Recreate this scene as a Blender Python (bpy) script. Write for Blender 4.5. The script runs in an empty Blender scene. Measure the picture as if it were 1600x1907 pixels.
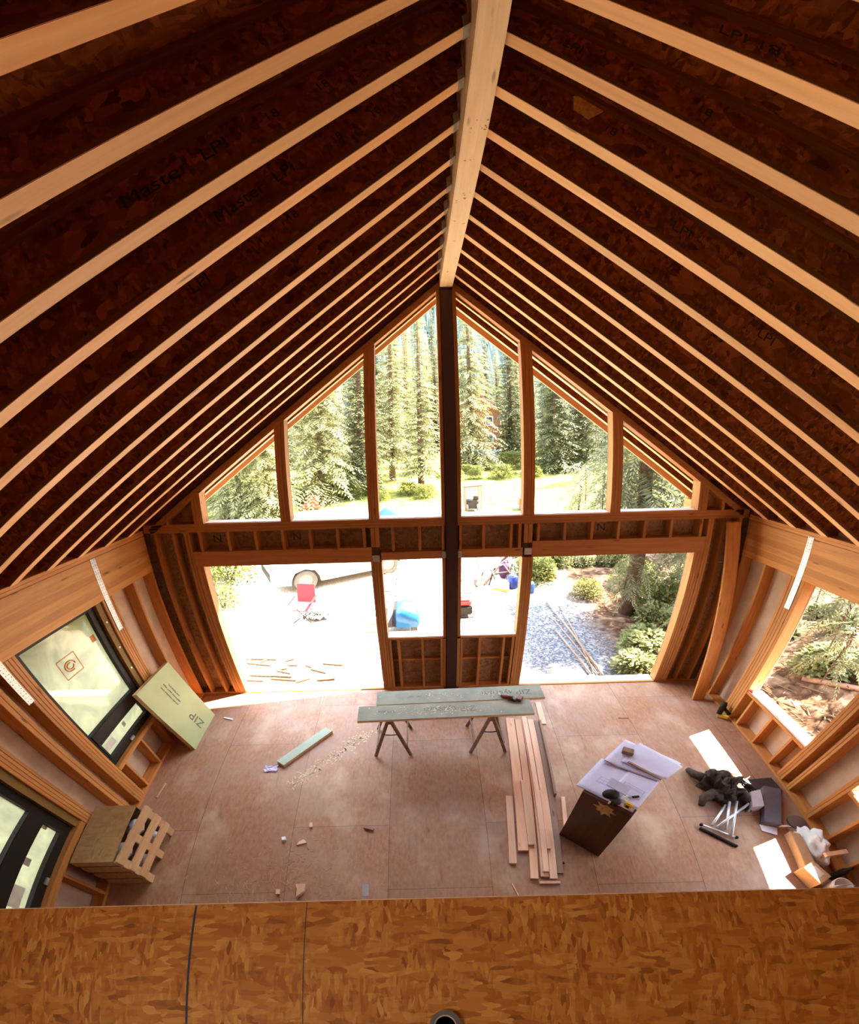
import bpy, bmesh, math, random
from mathutils import Vector, Matrix, Euler, noise

R = random.Random(11)
sc = bpy.context.scene
col = sc.collection

# ------------------------------------------------------------------ camera
# The photograph is a vertically swept phone panorama: straight across (like any lens), but the angle
# up and down runs along the picture height.  That is a cylinder lens with a level axis.
LENS = '''
shader camera(output point position = 0.0, output vector direction = 0.0, output color throughput = 1.0)
{
  point q = camera_shader_raster_position();
  float a = (q.x * 1600.0 - 795.494) / 791.978;
  float y = (q.y - 0.5) * 1907.0 / 753.7617;
  float p = y;
  for (int i = 0; i < 8; i++) {
    float g = p + 0.0950 * p * p + 0.0188 * p * p * p - 0.0310 * p * p * p * p - y;
    float d = 1.0 + 0.19 * p + 0.0564 * p * p - 0.124 * p * p * p;
    p -= g / d;
  }
  direction = normalize(vector(a, sin(p), cos(p)));
}
'''
cam = bpy.data.cameras.new('camera')
cam_ob = bpy.data.objects.new('camera', cam)
col.objects.link(cam_ob)
sc.camera = cam_ob
_f = Vector((0.0136347, 0.97384382, -0.22680896))
_r = Vector((0.99950452, -0.01970952, -0.02454067))
_u = Vector((0.02836908, 0.22636198, 0.97363004))
cam_ob.matrix_world = Matrix(((_r.x, _u.x, -_f.x, -0.3661), (_r.y, _u.y, -_f.y, -5.4583), (_r.z, _u.z, -_f.z, 4.4104), (0, 0, 0, 1)))
cam.clip_start = 0.02
cam.clip_end = 2000
try:
    _t = bpy.data.texts.new('cylinder_lens')
    _t.write(LENS)
    cam.type = 'CUSTOM'
    cam.custom_mode = 'INTERNAL'
    cam.custom_shader = _t
    from cycles import osl as _osl
    _osl.update_custom_camera_shader(cam, lambda *a: None)
    if not cam.custom_bytecode:
        raise RuntimeError('lens not compiled')
except Exception as _e:
    print('cylinder lens unavailable, using a fisheye:', _e)
    cam.type = 'PANO'
    cam.panorama_type = 'FISHEYE_EQUIDISTANT'
    cam.fisheye_fov = math.radians(150)

# ------------------------------------------------------------------ light
SUN = Vector((0.555, 0.233, 0.799)).normalized()       # towards the sun
sl = bpy.data.lights.new('sun', 'SUN')
sl.energy = 6.0
sl.color = (1.0, 0.90, 0.74)
sl.angle = math.radians(0.6)
so = bpy.data.objects.new('sun', sl)
col.objects.link(so)
so.location = (20, 5, 30)
so.rotation_euler = SUN.to_track_quat('Z', 'Y').to_euler()
w = bpy.data.worlds.new('sky')
sc.world = w
w.use_nodes = True
nt = w.node_tree
bg = nt.nodes['Background']
tc = nt.nodes.new('ShaderNodeTexCoord')
sp = nt.nodes.new('ShaderNodeSeparateXYZ')
rp = nt.nodes.new('ShaderNodeValToRGB')
nt.links.new(tc.outputs['Generated'], sp.inputs[0])
nt.links.new(sp.outputs['Z'], rp.inputs[0])
nt.links.new(rp.outputs[0], bg.inputs['Color'])
rp.color_ramp.elements[0].position = 0.0
rp.color_ramp.elements[0].color = (0.88, 0.88, 0.88, 1)
rp.color_ramp.elements[1].position = 0.9
rp.color_ramp.elements[1].color = (0.45, 0.58, 0.82, 1)
bg.inputs['Strength'].default_value = 1.2

vs = sc.view_settings
vs.view_transform = 'Standard'
vs.look = 'None'
vs.gamma = 1.0
vs.exposure = 3.85
sc.cycles.use_denoising = True
try:
    sc.cycles.denoiser = 'OPENIMAGEDENOISE'
except Exception:
    pass
sc.cycles.max_bounces = 10
sc.cycles.diffuse_bounces = 7
sc.cycles.transparent_max_bounces = 12
sc.cycles.sample_clamp_indirect = 8.0
sc.cycles.caustics_reflective = False
sc.cycles.caustics_refractive = False

# ------------------------------------------------------------------ materials
MATS = {}
def new_mat(name):
    m = bpy.data.materials.new(name)
    m.use_nodes = True
    MATS[name] = m
    return m, m.node_tree, m.node_tree.nodes['Principled BSDF']
def node(nt, typ, **kw):
    n = nt.nodes.new(typ)
    for k, v in kw.items():
        setattr(n, k, v)
    return n
def coords(nt, scale, per_object=True):
    """object coordinates, shifted at random for every object, then scaled"""
    tc = node(nt, 'ShaderNodeTexCoord')
    mp = node(nt, 'ShaderNodeMapping')
    mp.inputs['Scale'].default_value = scale
    if per_object:
        oi = node(nt, 'ShaderNodeObjectInfo')
        ad = node(nt, 'ShaderNodeVectorMath', operation='MULTIPLY_ADD')
        cx = node(nt, 'ShaderNodeCombineXYZ')
        for i in range(3):
            nt.links.new(oi.outputs['Random'], cx.inputs[i])
        nt.links.new(cx.outputs[0], ad.inputs[0])
        ad.inputs[1].default_value = (31.7, 17.3, 23.9)
        nt.links.new(tc.outputs['Object'], ad.inputs[2])
        nt.links.new(ad.outputs[0], mp.inputs['Vector'])
    else:
        nt.links.new(tc.outputs['Object'], mp.inputs['Vector'])
    return mp.outputs['Vector']
def ramp(nt, src, stops):
    r = node(nt, 'ShaderNodeValToRGB')
    el = r.color_ramp.elements
    while len(el) < len(stops):
        el.new(0.5)
    for e, (p, c) in zip(el, stops):
        e.position = p
        e.color = (c[0], c[1], c[2], 1)
    nt.links.new(src, r.inputs[0])
    return r.outputs[0]
def mix(nt, fac, a, b, blend='MIX'):
    n = node(nt, 'ShaderNodeMix', data_type='RGBA', blend_type=blend)
    for i, v in ((0, fac), (6, a), (7, b)):
        if hasattr(v, 'links'):
            nt.links.new(v, n.inputs[i])
        elif i == 0:
            n.inputs[0].default_value = v
        else:
            n.inputs[i].default_value = (v[0], v[1], v[2], 1)
    return n.outputs[2]
def bump(nt, bsdf, src, strength=0.2, dist=0.01):
    b = node(nt, 'ShaderNodeBump')
    b.inputs['Strength'].default_value = strength
    b.inputs['Distance'].default_value = dist
    nt.links.new(src, b.inputs['Height'])
    nt.links.new(b.outputs[0], bsdf.inputs['Normal'])
def plain(name, c, rough=0.6, metal=0.0, vary=0.12, scale=8.0, spec=0.4):
    m, nt, b = new_mat(name)
    n = node(nt, 'ShaderNodeTexNoise')
    n.inputs['Scale'].default_value = scale
    n.inputs['Detail'].default_value = 4
    nt.links.new(coords(nt, (1, 1, 1)), n.inputs['Vector'])
    lo = [max(0, v * (1 - vary)) for v in c]
    hi = [min(1, v * (1 + vary)) for v in c]
    nt.links.new(ramp(nt, n.outputs[0], [(0.3, lo), (0.7, hi)]), b.inputs['Base Color'])
    b.inputs['Roughness'].default_value = rough
    b.inputs['Metallic'].default_value = metal
    b.inputs['Specular IOR Level'].default_value = spec
    return m
def wood(name, light, dark, axis='X', rough=0.6, knots=True, spec=0.3):
    """sawn softwood: long grain streaks along one axis, a tone for every stick, dark knots"""
    m, nt, b = new_mat(name)
    s = {'X': (0.6, 9, 9), 'Y': (9, 0.6, 9), 'Z': (9, 9, 0.6)}[axis]
    n = node(nt, 'ShaderNodeTexNoise')
    n.inputs['Scale'].default_value = 2.6
    n.inputs['Detail'].default_value = 6
    n.inputs['Roughness'].default_value = 0.62
    nt.links.new(coords(nt, s), n.inputs['Vector'])
    c = ramp(nt, n.outputs[0], [(0.25, dark), (0.48, [(a + d) / 2 for a, d in zip(light, dark)]), (0.72, light)])
    oi = node(nt, 'ShaderNodeObjectInfo')
    tone = ramp(nt, oi.outputs['Random'], [(0, (0.80, 0.76, 0.72)), (0.5, (1, 1, 1)), (1, (1.0, 0.88, 0.80))])
    c = mix(nt, 1.0, c, tone, 'MULTIPLY')
    if knots:
        v = node(nt, 'ShaderNodeTexVoronoi')
        v.inputs['Scale'].default_value = 2.2
        k = {'X': (0.9, 4, 4), 'Y': (4, 0.9, 4), 'Z': (4, 4, 0.9)}[axis]
        nt.links.new(coords(nt, k), v.inputs['Vector'])
        kf = ramp(nt, v.outputs['Distance'], [(0.05, (1, 1, 1)), (0.13, (0, 0, 0))])
        c = mix(nt, kf, c, [d * 0.45 for d in dark])
    nt.links.new(c, b.inputs['Base Color'])
    b.inputs['Roughness'].default_value = rough
    b.inputs['Specular IOR Level'].default_value = spec
    bump(nt, b, n.outputs[0], 0.12, 0.004)
    return m
def flakes(name, tones, scale=14.0, rough=0.7, stretch=2.6, spec=0.25, soft=0.5):
    """pressed strand board: overlapping chips lying in two directions"""
    m, nt, b = new_mat(name)
    cols = []
    hgt = None
    for i, (sx, sy, rot) in enumerate(((1, stretch, 0.35), (stretch, 1, -0.25))):
        tc = coords(nt, (1, 1, 1))
        mp = node(nt, 'ShaderNodeMapping')
        mp.inputs['Rotation'].default_value = (0.2, 0.1, rot)
        mp.inputs['Scale'].default_value = (sx, sy, 1.4)
        nt.links.new(tc, mp.inputs['Vector'])
        nz = node(nt, 'ShaderNodeTexNoise')
        nz.inputs['Scale'].default_value = 9.0
        nt.links.new(mp.outputs[0], nz.inputs['Vector'])
        ad = node(nt, 'ShaderNodeVectorMath', operation='MULTIPLY_ADD')
        nt.links.new(nz.outputs['Color'], ad.inputs[0])
        ad.inputs[1].default_value = (0.10, 0.10, 0.10)
        nt.links.new(mp.outputs[0], ad.inputs[2])
        v = node(nt, 'ShaderNodeTexVoronoi')
        v.inputs['Scale'].default_value = scale * (1 + 0.45 * i)
        nt.links.new(ad.outputs[0], v.inputs['Vector'])
        sp_ = node(nt, 'ShaderNodeSeparateColor')
        nt.links.new(v.outputs['Color'], sp_.inputs[0])
        k = len(tones) - 1
        cols.append(ramp(nt, sp_.outputs[0], [(j / k, t) for j, t in enumerate(tones)]))
        hgt = sp_.outputs[1]
    big = node(nt, 'ShaderNodeTexNoise')
    big.inputs['Scale'].default_value = 7.0
    big.inputs['Detail'].default_value = 5
    nt.links.new(coords(nt, (1, 1, 1)), big.inputs['Vector'])
    f = ramp(nt, big.outputs[0], [(0.5 - soft * 0.2, (0, 0, 0)), (0.5 + soft * 0.2, (1, 1, 1))])
    c = mix(nt, f, cols[0], cols[1])
    nt.links.new(c, b.inputs['Base Color'])
    b.inputs['Roughness'].default_value = rough
    b.inputs['Specular IOR Level'].default_value = spec
    bump(nt, b, hgt, 0.10, 0.003)
    return m

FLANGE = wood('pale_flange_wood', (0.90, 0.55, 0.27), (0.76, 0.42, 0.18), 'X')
FLANGE_SHADE = wood('shaded_flange_wood', (0.26, 0.105, 0.032), (0.15, 0.055, 0.016), 'X', knots=False)  # flange sides and top flange: their shade is put into the colour
STUD = wood('stud_wood', (0.60, 0.285, 0.085), (0.42, 0.165, 0.04), 'Z')
PLATE = wood('plate_wood', (0.62, 0.285, 0.078), (0.43, 0.16, 0.036), 'X')
FRAME_Z = wood('shaded_frame_upright', (0.50, 0.225, 0.066), (0.35, 0.135, 0.03), 'Z')  # same lumber as the studs, darkened to paint shade on the gable's inner face
FRAME_X = wood('shaded_frame_level', (0.48, 0.21, 0.06), (0.34, 0.125, 0.028), 'X')
PLATE_Y = wood('plate_wood_lengthwise', (0.62, 0.285, 0.078), (0.43, 0.16, 0.036), 'Y')
GLULAM = wood('glulam_wood', (0.70, 0.34, 0.10), (0.50, 0.21, 0.05), 'Y')
def laminate(m):
    """every lamination of the glued beam has a tone of its own"""
    nt = m.node_tree
    b = nt.nodes['Principled BSDF']
    src = b.inputs['Base Color'].links[0].from_socket
    tc = node(nt, 'ShaderNodeTexCoord')
    sx = node(nt, 'ShaderNodeSeparateXYZ')
    nt.links.new(tc.outputs['Object'], sx.inputs[0])
    sn = node(nt, 'ShaderNodeMath', operation='SNAP')
    nt.links.new(sx.outputs['Z'], sn.inputs[0])
    sn.inputs[1].default_value = 0.088
    wn = node(nt, 'ShaderNodeTexWhiteNoise', noise_dimensions='1D')
    nt.links.new(sn.outputs[0], wn.inputs['W'])
    t = ramp(nt, wn.outputs['Value'], [(0, (0.66, 0.56, 0.46)), (0.5, (1, 1, 1)), (1, (1.0, 0.82, 0.66))])
    nt.links.new(mix(nt, 1.0, src, t, 'MULTIPLY'), b.inputs['Base Color'])
laminate(GLULAM)
RIDGE = wood('ridge_beam_wood', (0.88, 0.66, 0.40), (0.74, 0.50, 0.26), 'Y')
LUMBER = wood('fresh_lumber', (0.84, 0.56, 0.38), (0.68, 0.40, 0.24), 'Y')
LUMBER_BROWN = wood('weathered_lumber', (0.36, 0.23, 0.16), (0.24, 0.14, 0.09), 'Y')
CRATE = flakes('crate_panel_board', [(0.30, 0.17, 0.065), (0.40, 0.245, 0.10), (0.34, 0.20, 0.08)], 10)
PALLET = wood('pallet_wood', (0.74, 0.50, 0.27), (0.56, 0.35, 0.17), 'Y')
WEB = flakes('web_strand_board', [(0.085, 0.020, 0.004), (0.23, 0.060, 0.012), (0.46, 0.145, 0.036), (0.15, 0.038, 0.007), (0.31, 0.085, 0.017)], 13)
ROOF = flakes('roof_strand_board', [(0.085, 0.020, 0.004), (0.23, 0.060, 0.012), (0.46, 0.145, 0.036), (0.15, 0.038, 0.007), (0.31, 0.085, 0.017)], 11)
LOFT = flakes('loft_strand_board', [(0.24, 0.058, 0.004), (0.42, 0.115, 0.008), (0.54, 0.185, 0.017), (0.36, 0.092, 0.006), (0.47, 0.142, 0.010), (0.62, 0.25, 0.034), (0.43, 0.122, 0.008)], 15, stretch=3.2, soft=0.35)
OSB = flakes('offcut_strand_board', [(0.34, 0.18, 0.05), (0.52, 0.31, 0.11), (0.62, 0.40, 0.16)], 22)
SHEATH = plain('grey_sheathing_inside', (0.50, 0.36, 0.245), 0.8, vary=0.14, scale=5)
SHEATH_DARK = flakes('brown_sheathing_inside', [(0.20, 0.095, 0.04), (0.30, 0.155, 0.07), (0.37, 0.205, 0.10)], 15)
STEEL_DARK = plain('dark_primed_steel', (0.055, 0.022, 0.016), 0.45, 0.2)
STEEL = plain('galvanised_steel', (0.62, 0.60, 0.56), 0.38, 0.75, vary=0.2, scale=30)
def perforated():
    m = plain('perforated_steel', (0.62, 0.60, 0.56), 0.38, 0.75, vary=0.2, scale=30)
    nt = m.node_tree
    b = nt.nodes['Principled BSDF']
    src = b.inputs['Base Color'].links[0].from_socket
    tc = node(nt, 'ShaderNodeTexCoord')
    mp = node(nt, 'ShaderNodeMapping')
    mp.inputs['Scale'].default_value = (0, 28, 28)
    mp.inputs['Location'].default_value = (0, 0.5, 0)
    nt.links.new(tc.outputs['Object'], mp.inputs['Vector'])
    v = node(nt, 'ShaderNodeTexVoronoi')
    v.inputs['Scale'].default_value = 1.0
    v.inputs['Randomness'].default_value = 0.12
    nt.links.new(mp.outputs[0], v.inputs['Vector'])
    f = ramp(nt, v.outputs['Distance'], [(0.13, (1, 1, 1)), (0.17, (0, 0, 0))])
    nt.links.new(mix(nt, f, src, (0.06, 0.05, 0.045)), b.inputs['Base Color'])
    return m
STRAP = perforated()
BLACK = plain('black_plastic', (0.014, 0.009, 0.006), 0.6, spec=0.25)
WHITE = plain('white_flashing', (0.80, 0.79, 0.78), 0.5, vary=0.05)
GREEN = plain('green_coated_board', (0.225, 0.235, 0.165), 0.65, vary=0.2, scale=5)
GREEN_STRIP = plain('light_green_strip', (0.33, 0.40, 0.29), 0.6, vary=0.1, scale=5)
GREEN_SHEET = plain('pale_green_sheet', (0.36, 0.39, 0.18), 0.6, vary=0.06, scale=3)
INK = plain('dark_ink', (0.03, 0.03, 0.028), 0.7)
INK_SOFT = plain('faded_ink', (0.105, 0.11, 0.075), 0.7)
RED = plain('red_paint', (0.50, 0.03, 0.025), 0.4)
PAPER = plain('drawing_paper', (0.60, 0.58, 0.74), 0.7, vary=0.06)
YELLOW = plain('yellow_plastic', (0.85, 0.55, 0.03), 0.4)
BARK = plain('bark', (0.085, 0.045, 0.026), 0.9, vary=0.4, scale=12)

# ------------------------------------------------------------------ builders
class MB:
    """collects shapes and links them as ONE mesh object"""
    def __init__(s):
        s.v = []
        s.f = []
    def add(s, vs, fs):
        o = len(s.v)
        s.v += [Vector(v) for v in vs]
        s.f += [[i + o for i in f] for f in fs]
        return s
    def box(s, x0, x1, y0, y1, z0, z1):
        vs = [(x, y, z) for x in (x0, x1) for y in (y0, y1) for z in (z0, z1)]
        return s.add(vs, [(0, 1, 3, 2), (4, 6, 7, 5), (0, 4, 5, 1), (2, 3, 7, 6), (0, 2, 6, 4), (1, 5, 7, 3)])
    def obox(s, c, ax, ay, az):
        """box with a centre and three half-axes"""
        c, ax, ay, az = Vector(c), Vector(ax), Vector(ay), Vector(az)
        vs = [c + ax * i + ay * j + az * k for i in (-1, 1) for j in (-1, 1) for k in (-1, 1)]
        return s.add(vs, [(0, 1, 3, 2), (4, 6, 7, 5), (0, 4, 5, 1), (2, 3, 7, 6), (0, 2, 6, 4), (1, 5, 7, 3)])
    def prism(s, pts, d):
        d = Vector(d)
        n = len(pts)
        vs = [Vector(p) for p in pts] + [Vector(p) + d for p in pts]
        return s.add(vs, [list(range(n))[::-1], list(range(n, 2 * n))] + [(i, (i + 1) % n, n + (i + 1) % n, n + i) for i in range(n)])
    def bar(s, p, q, w_, h_, up=(0, 0, 1)):
        """square bar from p to q"""
        p, q = Vector(p), Vector(q)
        d = (q - p)
        a = d.cross(Vector(up))
        if a.length < 1e-6:
            a = d.cross(Vector((1, 0, 0)))
        a.normalize()
        b = a.cross(d).normalized()
        return s.obox((p + q) / 2, d / 2, a * w_ / 2, b * h_ / 2)
    def tube(s, path, r, n=8, caps=True):
        path = [Vector(p) for p in path]
        rs = r if isinstance(r, (list, tuple)) else [r] * len(path)
        o = len(s.v)
        prev = None
        for i, p in enumerate(path):
            t = (path[min(i + 1, len(path) - 1)] - path[max(i - 1, 0)]).normalized()
            a = prev - t * prev.dot(t) if prev else t.orthogonal()
            if a.length < 1e-5:
                a = t.orthogonal()
            a.normalize()
            prev = a
            b = t.cross(a)
            for k in range(n):
                an = 2 * math.pi * k / n
                s.v.append(p + (a * math.cos(an) + b * math.sin(an)) * rs[i])
        for i in range(len(path) - 1):
            for k in range(n):
                k2 = (k + 1) % n
                s.f.append([o + i * n + k, o + i * n + k2, o + (i + 1) * n + k2, o + (i + 1) * n + k])
        if caps:
            s.f.append([o + k for k in range(n)][::-1])
            s.f.append([o + (len(path) - 1) * n + k for k in range(n)])
        return s
    def lathe(s, prof, c=(0, 0, 0), n=16):
        """profile of (radius, height) turned about a vertical axis"""
        o = len(s.v)
        for r_, h in prof:
            for k in range(n):
                an = 2 * math.pi * k / n
                s.v.append(Vector((c[0] + max(r_, 1e-4) * math.cos(an), c[1] + max(r_, 1e-4) * math.sin(an), c[2] + h)))
        m = len(prof)
        for i in range(m - 1):
            for k in range(n):
                k2 = (k + 1) % n
                s.f.append([o + i * n + k, o + i * n + k2, o + (i + 1) * n + k2, o + (i + 1) * n + k])
        s.f.append([o + k for k in range(n)][::-1])
        s.f.append([o + (m - 1) * n + k for k in range(n)])
        return s
    def ball(s, c, r, n=12, m=8, jit=0.0, seed=0):
        rr = r if isinstance(r, (tuple, list)) else (r, r, r)
        rnd = random.Random(seed)
        vs = []
        for j in range(m + 1):
            th = math.pi * j / m
            for i in range(n):
                ph = 2 * math.pi * i / n
                k = 1 + jit * rnd.uniform(-1, 1)
                vs.append((c[0] + rr[0] * k * math.sin(th) * math.cos(ph), c[1] + rr[1] * k * math.sin(th) * math.sin(ph), c[2] + rr[2] * k * math.cos(th)))
        fs = [(j * n + i, (j + 1) * n + i, (j + 1) * n + (i + 1) % n, j * n + (i + 1) % n) for j in range(m) for i in range(n)]
        return s.add(vs, fs)
    def build(s, name, mat, parent=None, smooth=False, bevel=0.0, local=False):
        off = Vector()
        if parent is not None and not local:
            p = parent
            while p is not None:
                off += p.location
                p = p.parent
        me = bpy.data.meshes.new(name)
        me.from_pydata([v - off for v in s.v], [], s.f)
        bm = bmesh.new()
        bm.from_mesh(me)
        bmesh.ops.remove_doubles(bm, verts=bm.verts, dist=1e-6)
        if bevel:
            ed = [e for e in bm.edges if len(e.link_faces) == 2 and e.calc_face_angle(0) > 0.6]
            bmesh.ops.bevel(bm, geom=ed, offset=bevel, segments=2, affect='EDGES', clamp_overlap=True)
        bmesh.ops.recalc_face_normals(bm, faces=bm.faces)
        bm.to_mesh(me)
        bm.free()
        for m in (mat if isinstance(mat, (list, tuple)) else [mat]):
            me.materials.append(m)
        if smooth:
            for p_ in me.polygons:
                p_.use_smooth = True
        o = bpy.data.objects.new(name, me)
        col.objects.link(o)
        if parent is not None:
            o.parent = parent
        return o
def box(name, mat, x0, x1, y0, y1, z0, z1, parent=None, bevel=0.0, local=False):
    return MB().box(min(x0, x1), max(x0, x1), min(y0, y1), max(y0, y1), min(z0, z1), max(z0, z1)).build(name, mat, parent, bevel=bevel, local=local)
def tag(o, label, cat, group=None, kind=None):
    o['label'] = label
    o['category'] = cat
    if group:
        o['group'] = group
    if kind:
        o['kind'] = kind
    return o
def thing(name, label, cat, loc=(0, 0, 0), rot=(0, 0, 0), group=None):
    o = bpy.data.objects.new(name, None)
    o.empty_display_size = 0.1
    col.objects.link(o)
    o.location = loc
    o.rotation_euler = rot
    return tag(o, label, cat, group)
def struct(o):
    o['kind'] = 'structure'
    return o
def kids(o):
    return [c for c in bpy.data.objects if c.parent == o]
def dup(root, loc, rot=None, label=None, scale=None):
    r = root.copy()
    col.objects.link(r)
    r.location = loc
    if rot is not None:
        r.rotation_euler = rot
    if scale is not None:
        r.scale = scale
    if label:
        r['label'] = label
    def rec(a, b):
        for ch in CHILDREN.get(a.name, []):
            c = ch.copy()
            col.objects.link(c)
            c.parent = b
            rec(ch, c)
    rec(root, r)
    return r
CHILDREN = {}
def remember(root):
    ks = kids(root)
    CHILDREN[root.name] = ks
    for k in ks:
        remember(k)
def writing(body, size, mat, loc, rot, parent, name='lettering', local=True, shear=0.0):
    cu = bpy.data.curves.new(name, 'FONT')
    cu.body = body
    cu.size = size
    cu.extrude = 0.0006
    cu.shear = shear
    cu.align_x = 'CENTER'
    cu.align_y = 'CENTER'
    cu.materials.append(mat)
    key = (body, size, mat.name, shear)
    if key not in TEXTS:
        tmp = bpy.data.objects.new('tmp', cu)
        col.objects.link(tmp)
        dg = bpy.context.evaluated_depsgraph_get()
        TEXTS[key] = bpy.data.meshes.new_from_object(tmp.evaluated_get(dg))
        bpy.data.objects.remove(tmp)
    o = bpy.data.objects.new(name, TEXTS[key])
    col.objects.link(o)
    if parent is not None:
        o.parent = parent
    o.location = loc
    o.rotation_euler = rot
    return o
TEXTS = {}
ORD = ['first', 'second', 'third', 'fourth', 'fifth', 'sixth', 'seventh', 'eighth', 'ninth', 'tenth', 'eleventh', 'twelfth', 'thirteenth', 'fourteenth', 'fifteenth']
# ================================================================== the setting
XW = 4.04            # inner face of the side-wall studs
SL = 0.8165          # roof slope
ANG = math.atan(SL)
CA, SA = math.cos(ANG), math.sin(ANG)
APEX = 6.27          # where the undersides of the two rafter planes meet

def mulc(nt, a, b):
    n = node(nt, 'ShaderNodeMath', operation='MULTIPLY')
    nt.links.new(a, n.inputs[0])
    nt.links.new(b, n.inputs[1])
    return n.outputs[0]
# ---- floor: tongue and groove sheets, dusty, slightly polished by feet
def floor_mat():
    m, nt, b = new_mat('dusty_subfloor')
    tc = node(nt, 'ShaderNodeTexCoord')
    def nz(scale, detail, sc=(1, 1, 1)):
        mp = node(nt, 'ShaderNodeMapping')
        mp.inputs['Scale'].default_value = sc
        nt.links.new(tc.outputs['Object'], mp.inputs['Vector'])
        n = node(nt, 'ShaderNodeTexNoise')
        n.inputs['Scale'].default_value = scale
        n.inputs['Detail'].default_value = detail
        n.inputs['Roughness'].default_value = 0.6
        nt.links.new(mp.outputs[0], n.inputs['Vector'])
        return n.outputs[0]
    fl = nz(26, 6, (1, 0.4, 1))
    c = ramp(nt, fl, [(0.30, (0.30, 0.142, 0.070)), (0.50, (0.38, 0.192, 0.100)), (0.70, (0.445, 0.245, 0.135))])
    patch = ramp(nt, nz(1.3, 5), [(0.42, (0, 0, 0)), (0.62, (1, 1, 1))])
    c = mix(nt, patch, c, mix(nt, 0.45, c, (0.43, 0.30, 0.225)))
    dust = ramp(nt, nz(1.7, 7, (1, 0.7, 1)), [(0.52, (0, 0, 0)), (0.70, (0.8, 0.8, 0.8))])
    c = mix(nt, dust, c, (0.56, 0.40, 0.27))
    marks = ramp(nt, nz(4, 8, (2.6, 0.45, 1)), [(0.30, (1, 1, 1)), (0.42, (0, 0, 0))])
    c = mix(nt, marks, c, mix(nt, 1.0, c, (0.78, 0.72, 0.70), 'MULTIPLY'))
    # sheet seams: rows 1.15 m across, staggered ends
    sx = node(nt, 'ShaderNodeSeparateXYZ')
    nt.links.new(tc.outputs['Object'], sx.inputs[0])
    cb = node(nt, 'ShaderNodeCombineXYZ')
    ax = node(nt, 'ShaderNodeMath', operation='ADD')
    nt.links.new(sx.outputs['Y'], ax.inputs[0])
    ax.inputs[1].default_value = 2.86 + 24.4
    ay = node(nt, 'ShaderNodeMath', operation='ADD')
    nt.links.new(sx.outputs['X'], ay.inputs[0])
    ay.inputs[1].default_value = 0.875 + 11.6
    nt.links.new(ax.outputs[0], cb.inputs[0])
    nt.links.new(ay.outputs[0], cb.inputs[1])
    br = node(nt, 'ShaderNodeTexBrick')
    br.offset = 0.37
    br.inputs['Scale'].default_value = 1.0
    br.inputs['Brick Width'].default_value = 2.44
    br.inputs['Row Height'].default_value = 1.16
    br.inputs['Mortar Size'].default_value = 0.0026
    br.inputs['Mortar Smooth'].default_value = 0.3
    nt.links.new(cb.outputs[0], br.inputs['Vector'])
    br.inputs['Color1'].default_value = (0.84, 0.81, 0.80, 1)
    br.inputs['Color2'].default_value = (1, 0.99, 0.98, 1)
    c = mix(nt, 1.0, c, br.outputs['Color'], 'MULTIPLY')
    sf = ramp(nt, nz(1.1, 3), [(0.35, (0.15, 0.15, 0.15)), (0.6, (0.9, 0.9, 0.9))])
    c = mix(nt, mulc(nt, br.outputs['Fac'], sf), c, (0.11, 0.07, 0.055))
    nt.links.new(c, b.inputs['Base Color'])
    b.inputs['Roughness'].default_value = 0.52
    b.inputs['Specular IOR Level'].default_value = 0.33
    bump(nt, b, fl, 0.06, 0.003)
    return m
floor = struct(box('floor', floor_mat(), -4.20, 4.20, -9.6, 0.155, -0.30, 0.0))
loft = struct(box('floor_loft', LOFT, -4.03, 4.03, -9.5, -4.868, 2.725, 2.75))
# joints and the sawn front edge of the loft sheets, its joists underneath
j = MB()
for x, w_ in ((-1.36, 0.0045), (-0.895, 0.0018)):
    j.box(x - w_, x + w_, -9.4, -4.872, 2.7495, 2.7503)
j.build('sheet_joint', INK, loft)
box('sawn_edge', FLANGE, -4.03, 4.03, -4.868, -4.864, 2.727, 2.7508, loft)
box('rim_board', PLATE, -4.03, 4.03, -4.93, -4.89, 2.42, 2.722, loft)
for i in range(12):
    y = -5.30 - 0.406 * i
    if y > -9.4:
        box('joist', PLATE, -4.03, 4.03, y - 0.02, y + 0.02, 2.42, 2.722, loft)

# ---- roof sheathing
def slope_frame(o, side, y=0.0):
    o.location = (0, y, APEX)
    o.rotation_euler = (0, ANG, 0) if side > 0 else (0, ANG, math.pi)
EAVE = 4.84 / CA
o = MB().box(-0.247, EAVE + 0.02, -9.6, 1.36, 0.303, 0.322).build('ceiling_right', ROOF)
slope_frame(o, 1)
struct(o)
# unseen roof window added in the left slope to light the loft floor
SKX0, SKX1, SKY0, SKY1 = 1.6, 2.9, 5.6, 6.6          # along the slope, and back from the gable
m = MB()
m.box(-0.247, SKX0, -1.36, 9.6, 0.303, 0.322)
m.box(SKX1, EAVE + 0.02, -1.36, 9.6, 0.303, 0.322)
m.box(SKX0, SKX1, -1.36, SKY0, 0.303, 0.322)
m.box(SKX0, SKX1, SKY1, 9.6, 0.303, 0.322)
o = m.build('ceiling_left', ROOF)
slope_frame(o, -1)
struct(o)
m = MB()
for x0, x1, y0, y1 in ((SKX0 - 0.04, SKX0, SKY0 - 0.04, SKY1 + 0.04), (SKX1, SKX1 + 0.04, SKY0 - 0.04, SKY1 + 0.04), (SKX0, SKX1, SKY0 - 0.04, SKY0), (SKX0, SKX1, SKY1, SKY1 + 0.04)):
    m.box(x0, x1, y0, y1, 0.0, 0.302)
o = m.build('window_13', PLATE)
slope_frame(o, -1)
struct(o)

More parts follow.
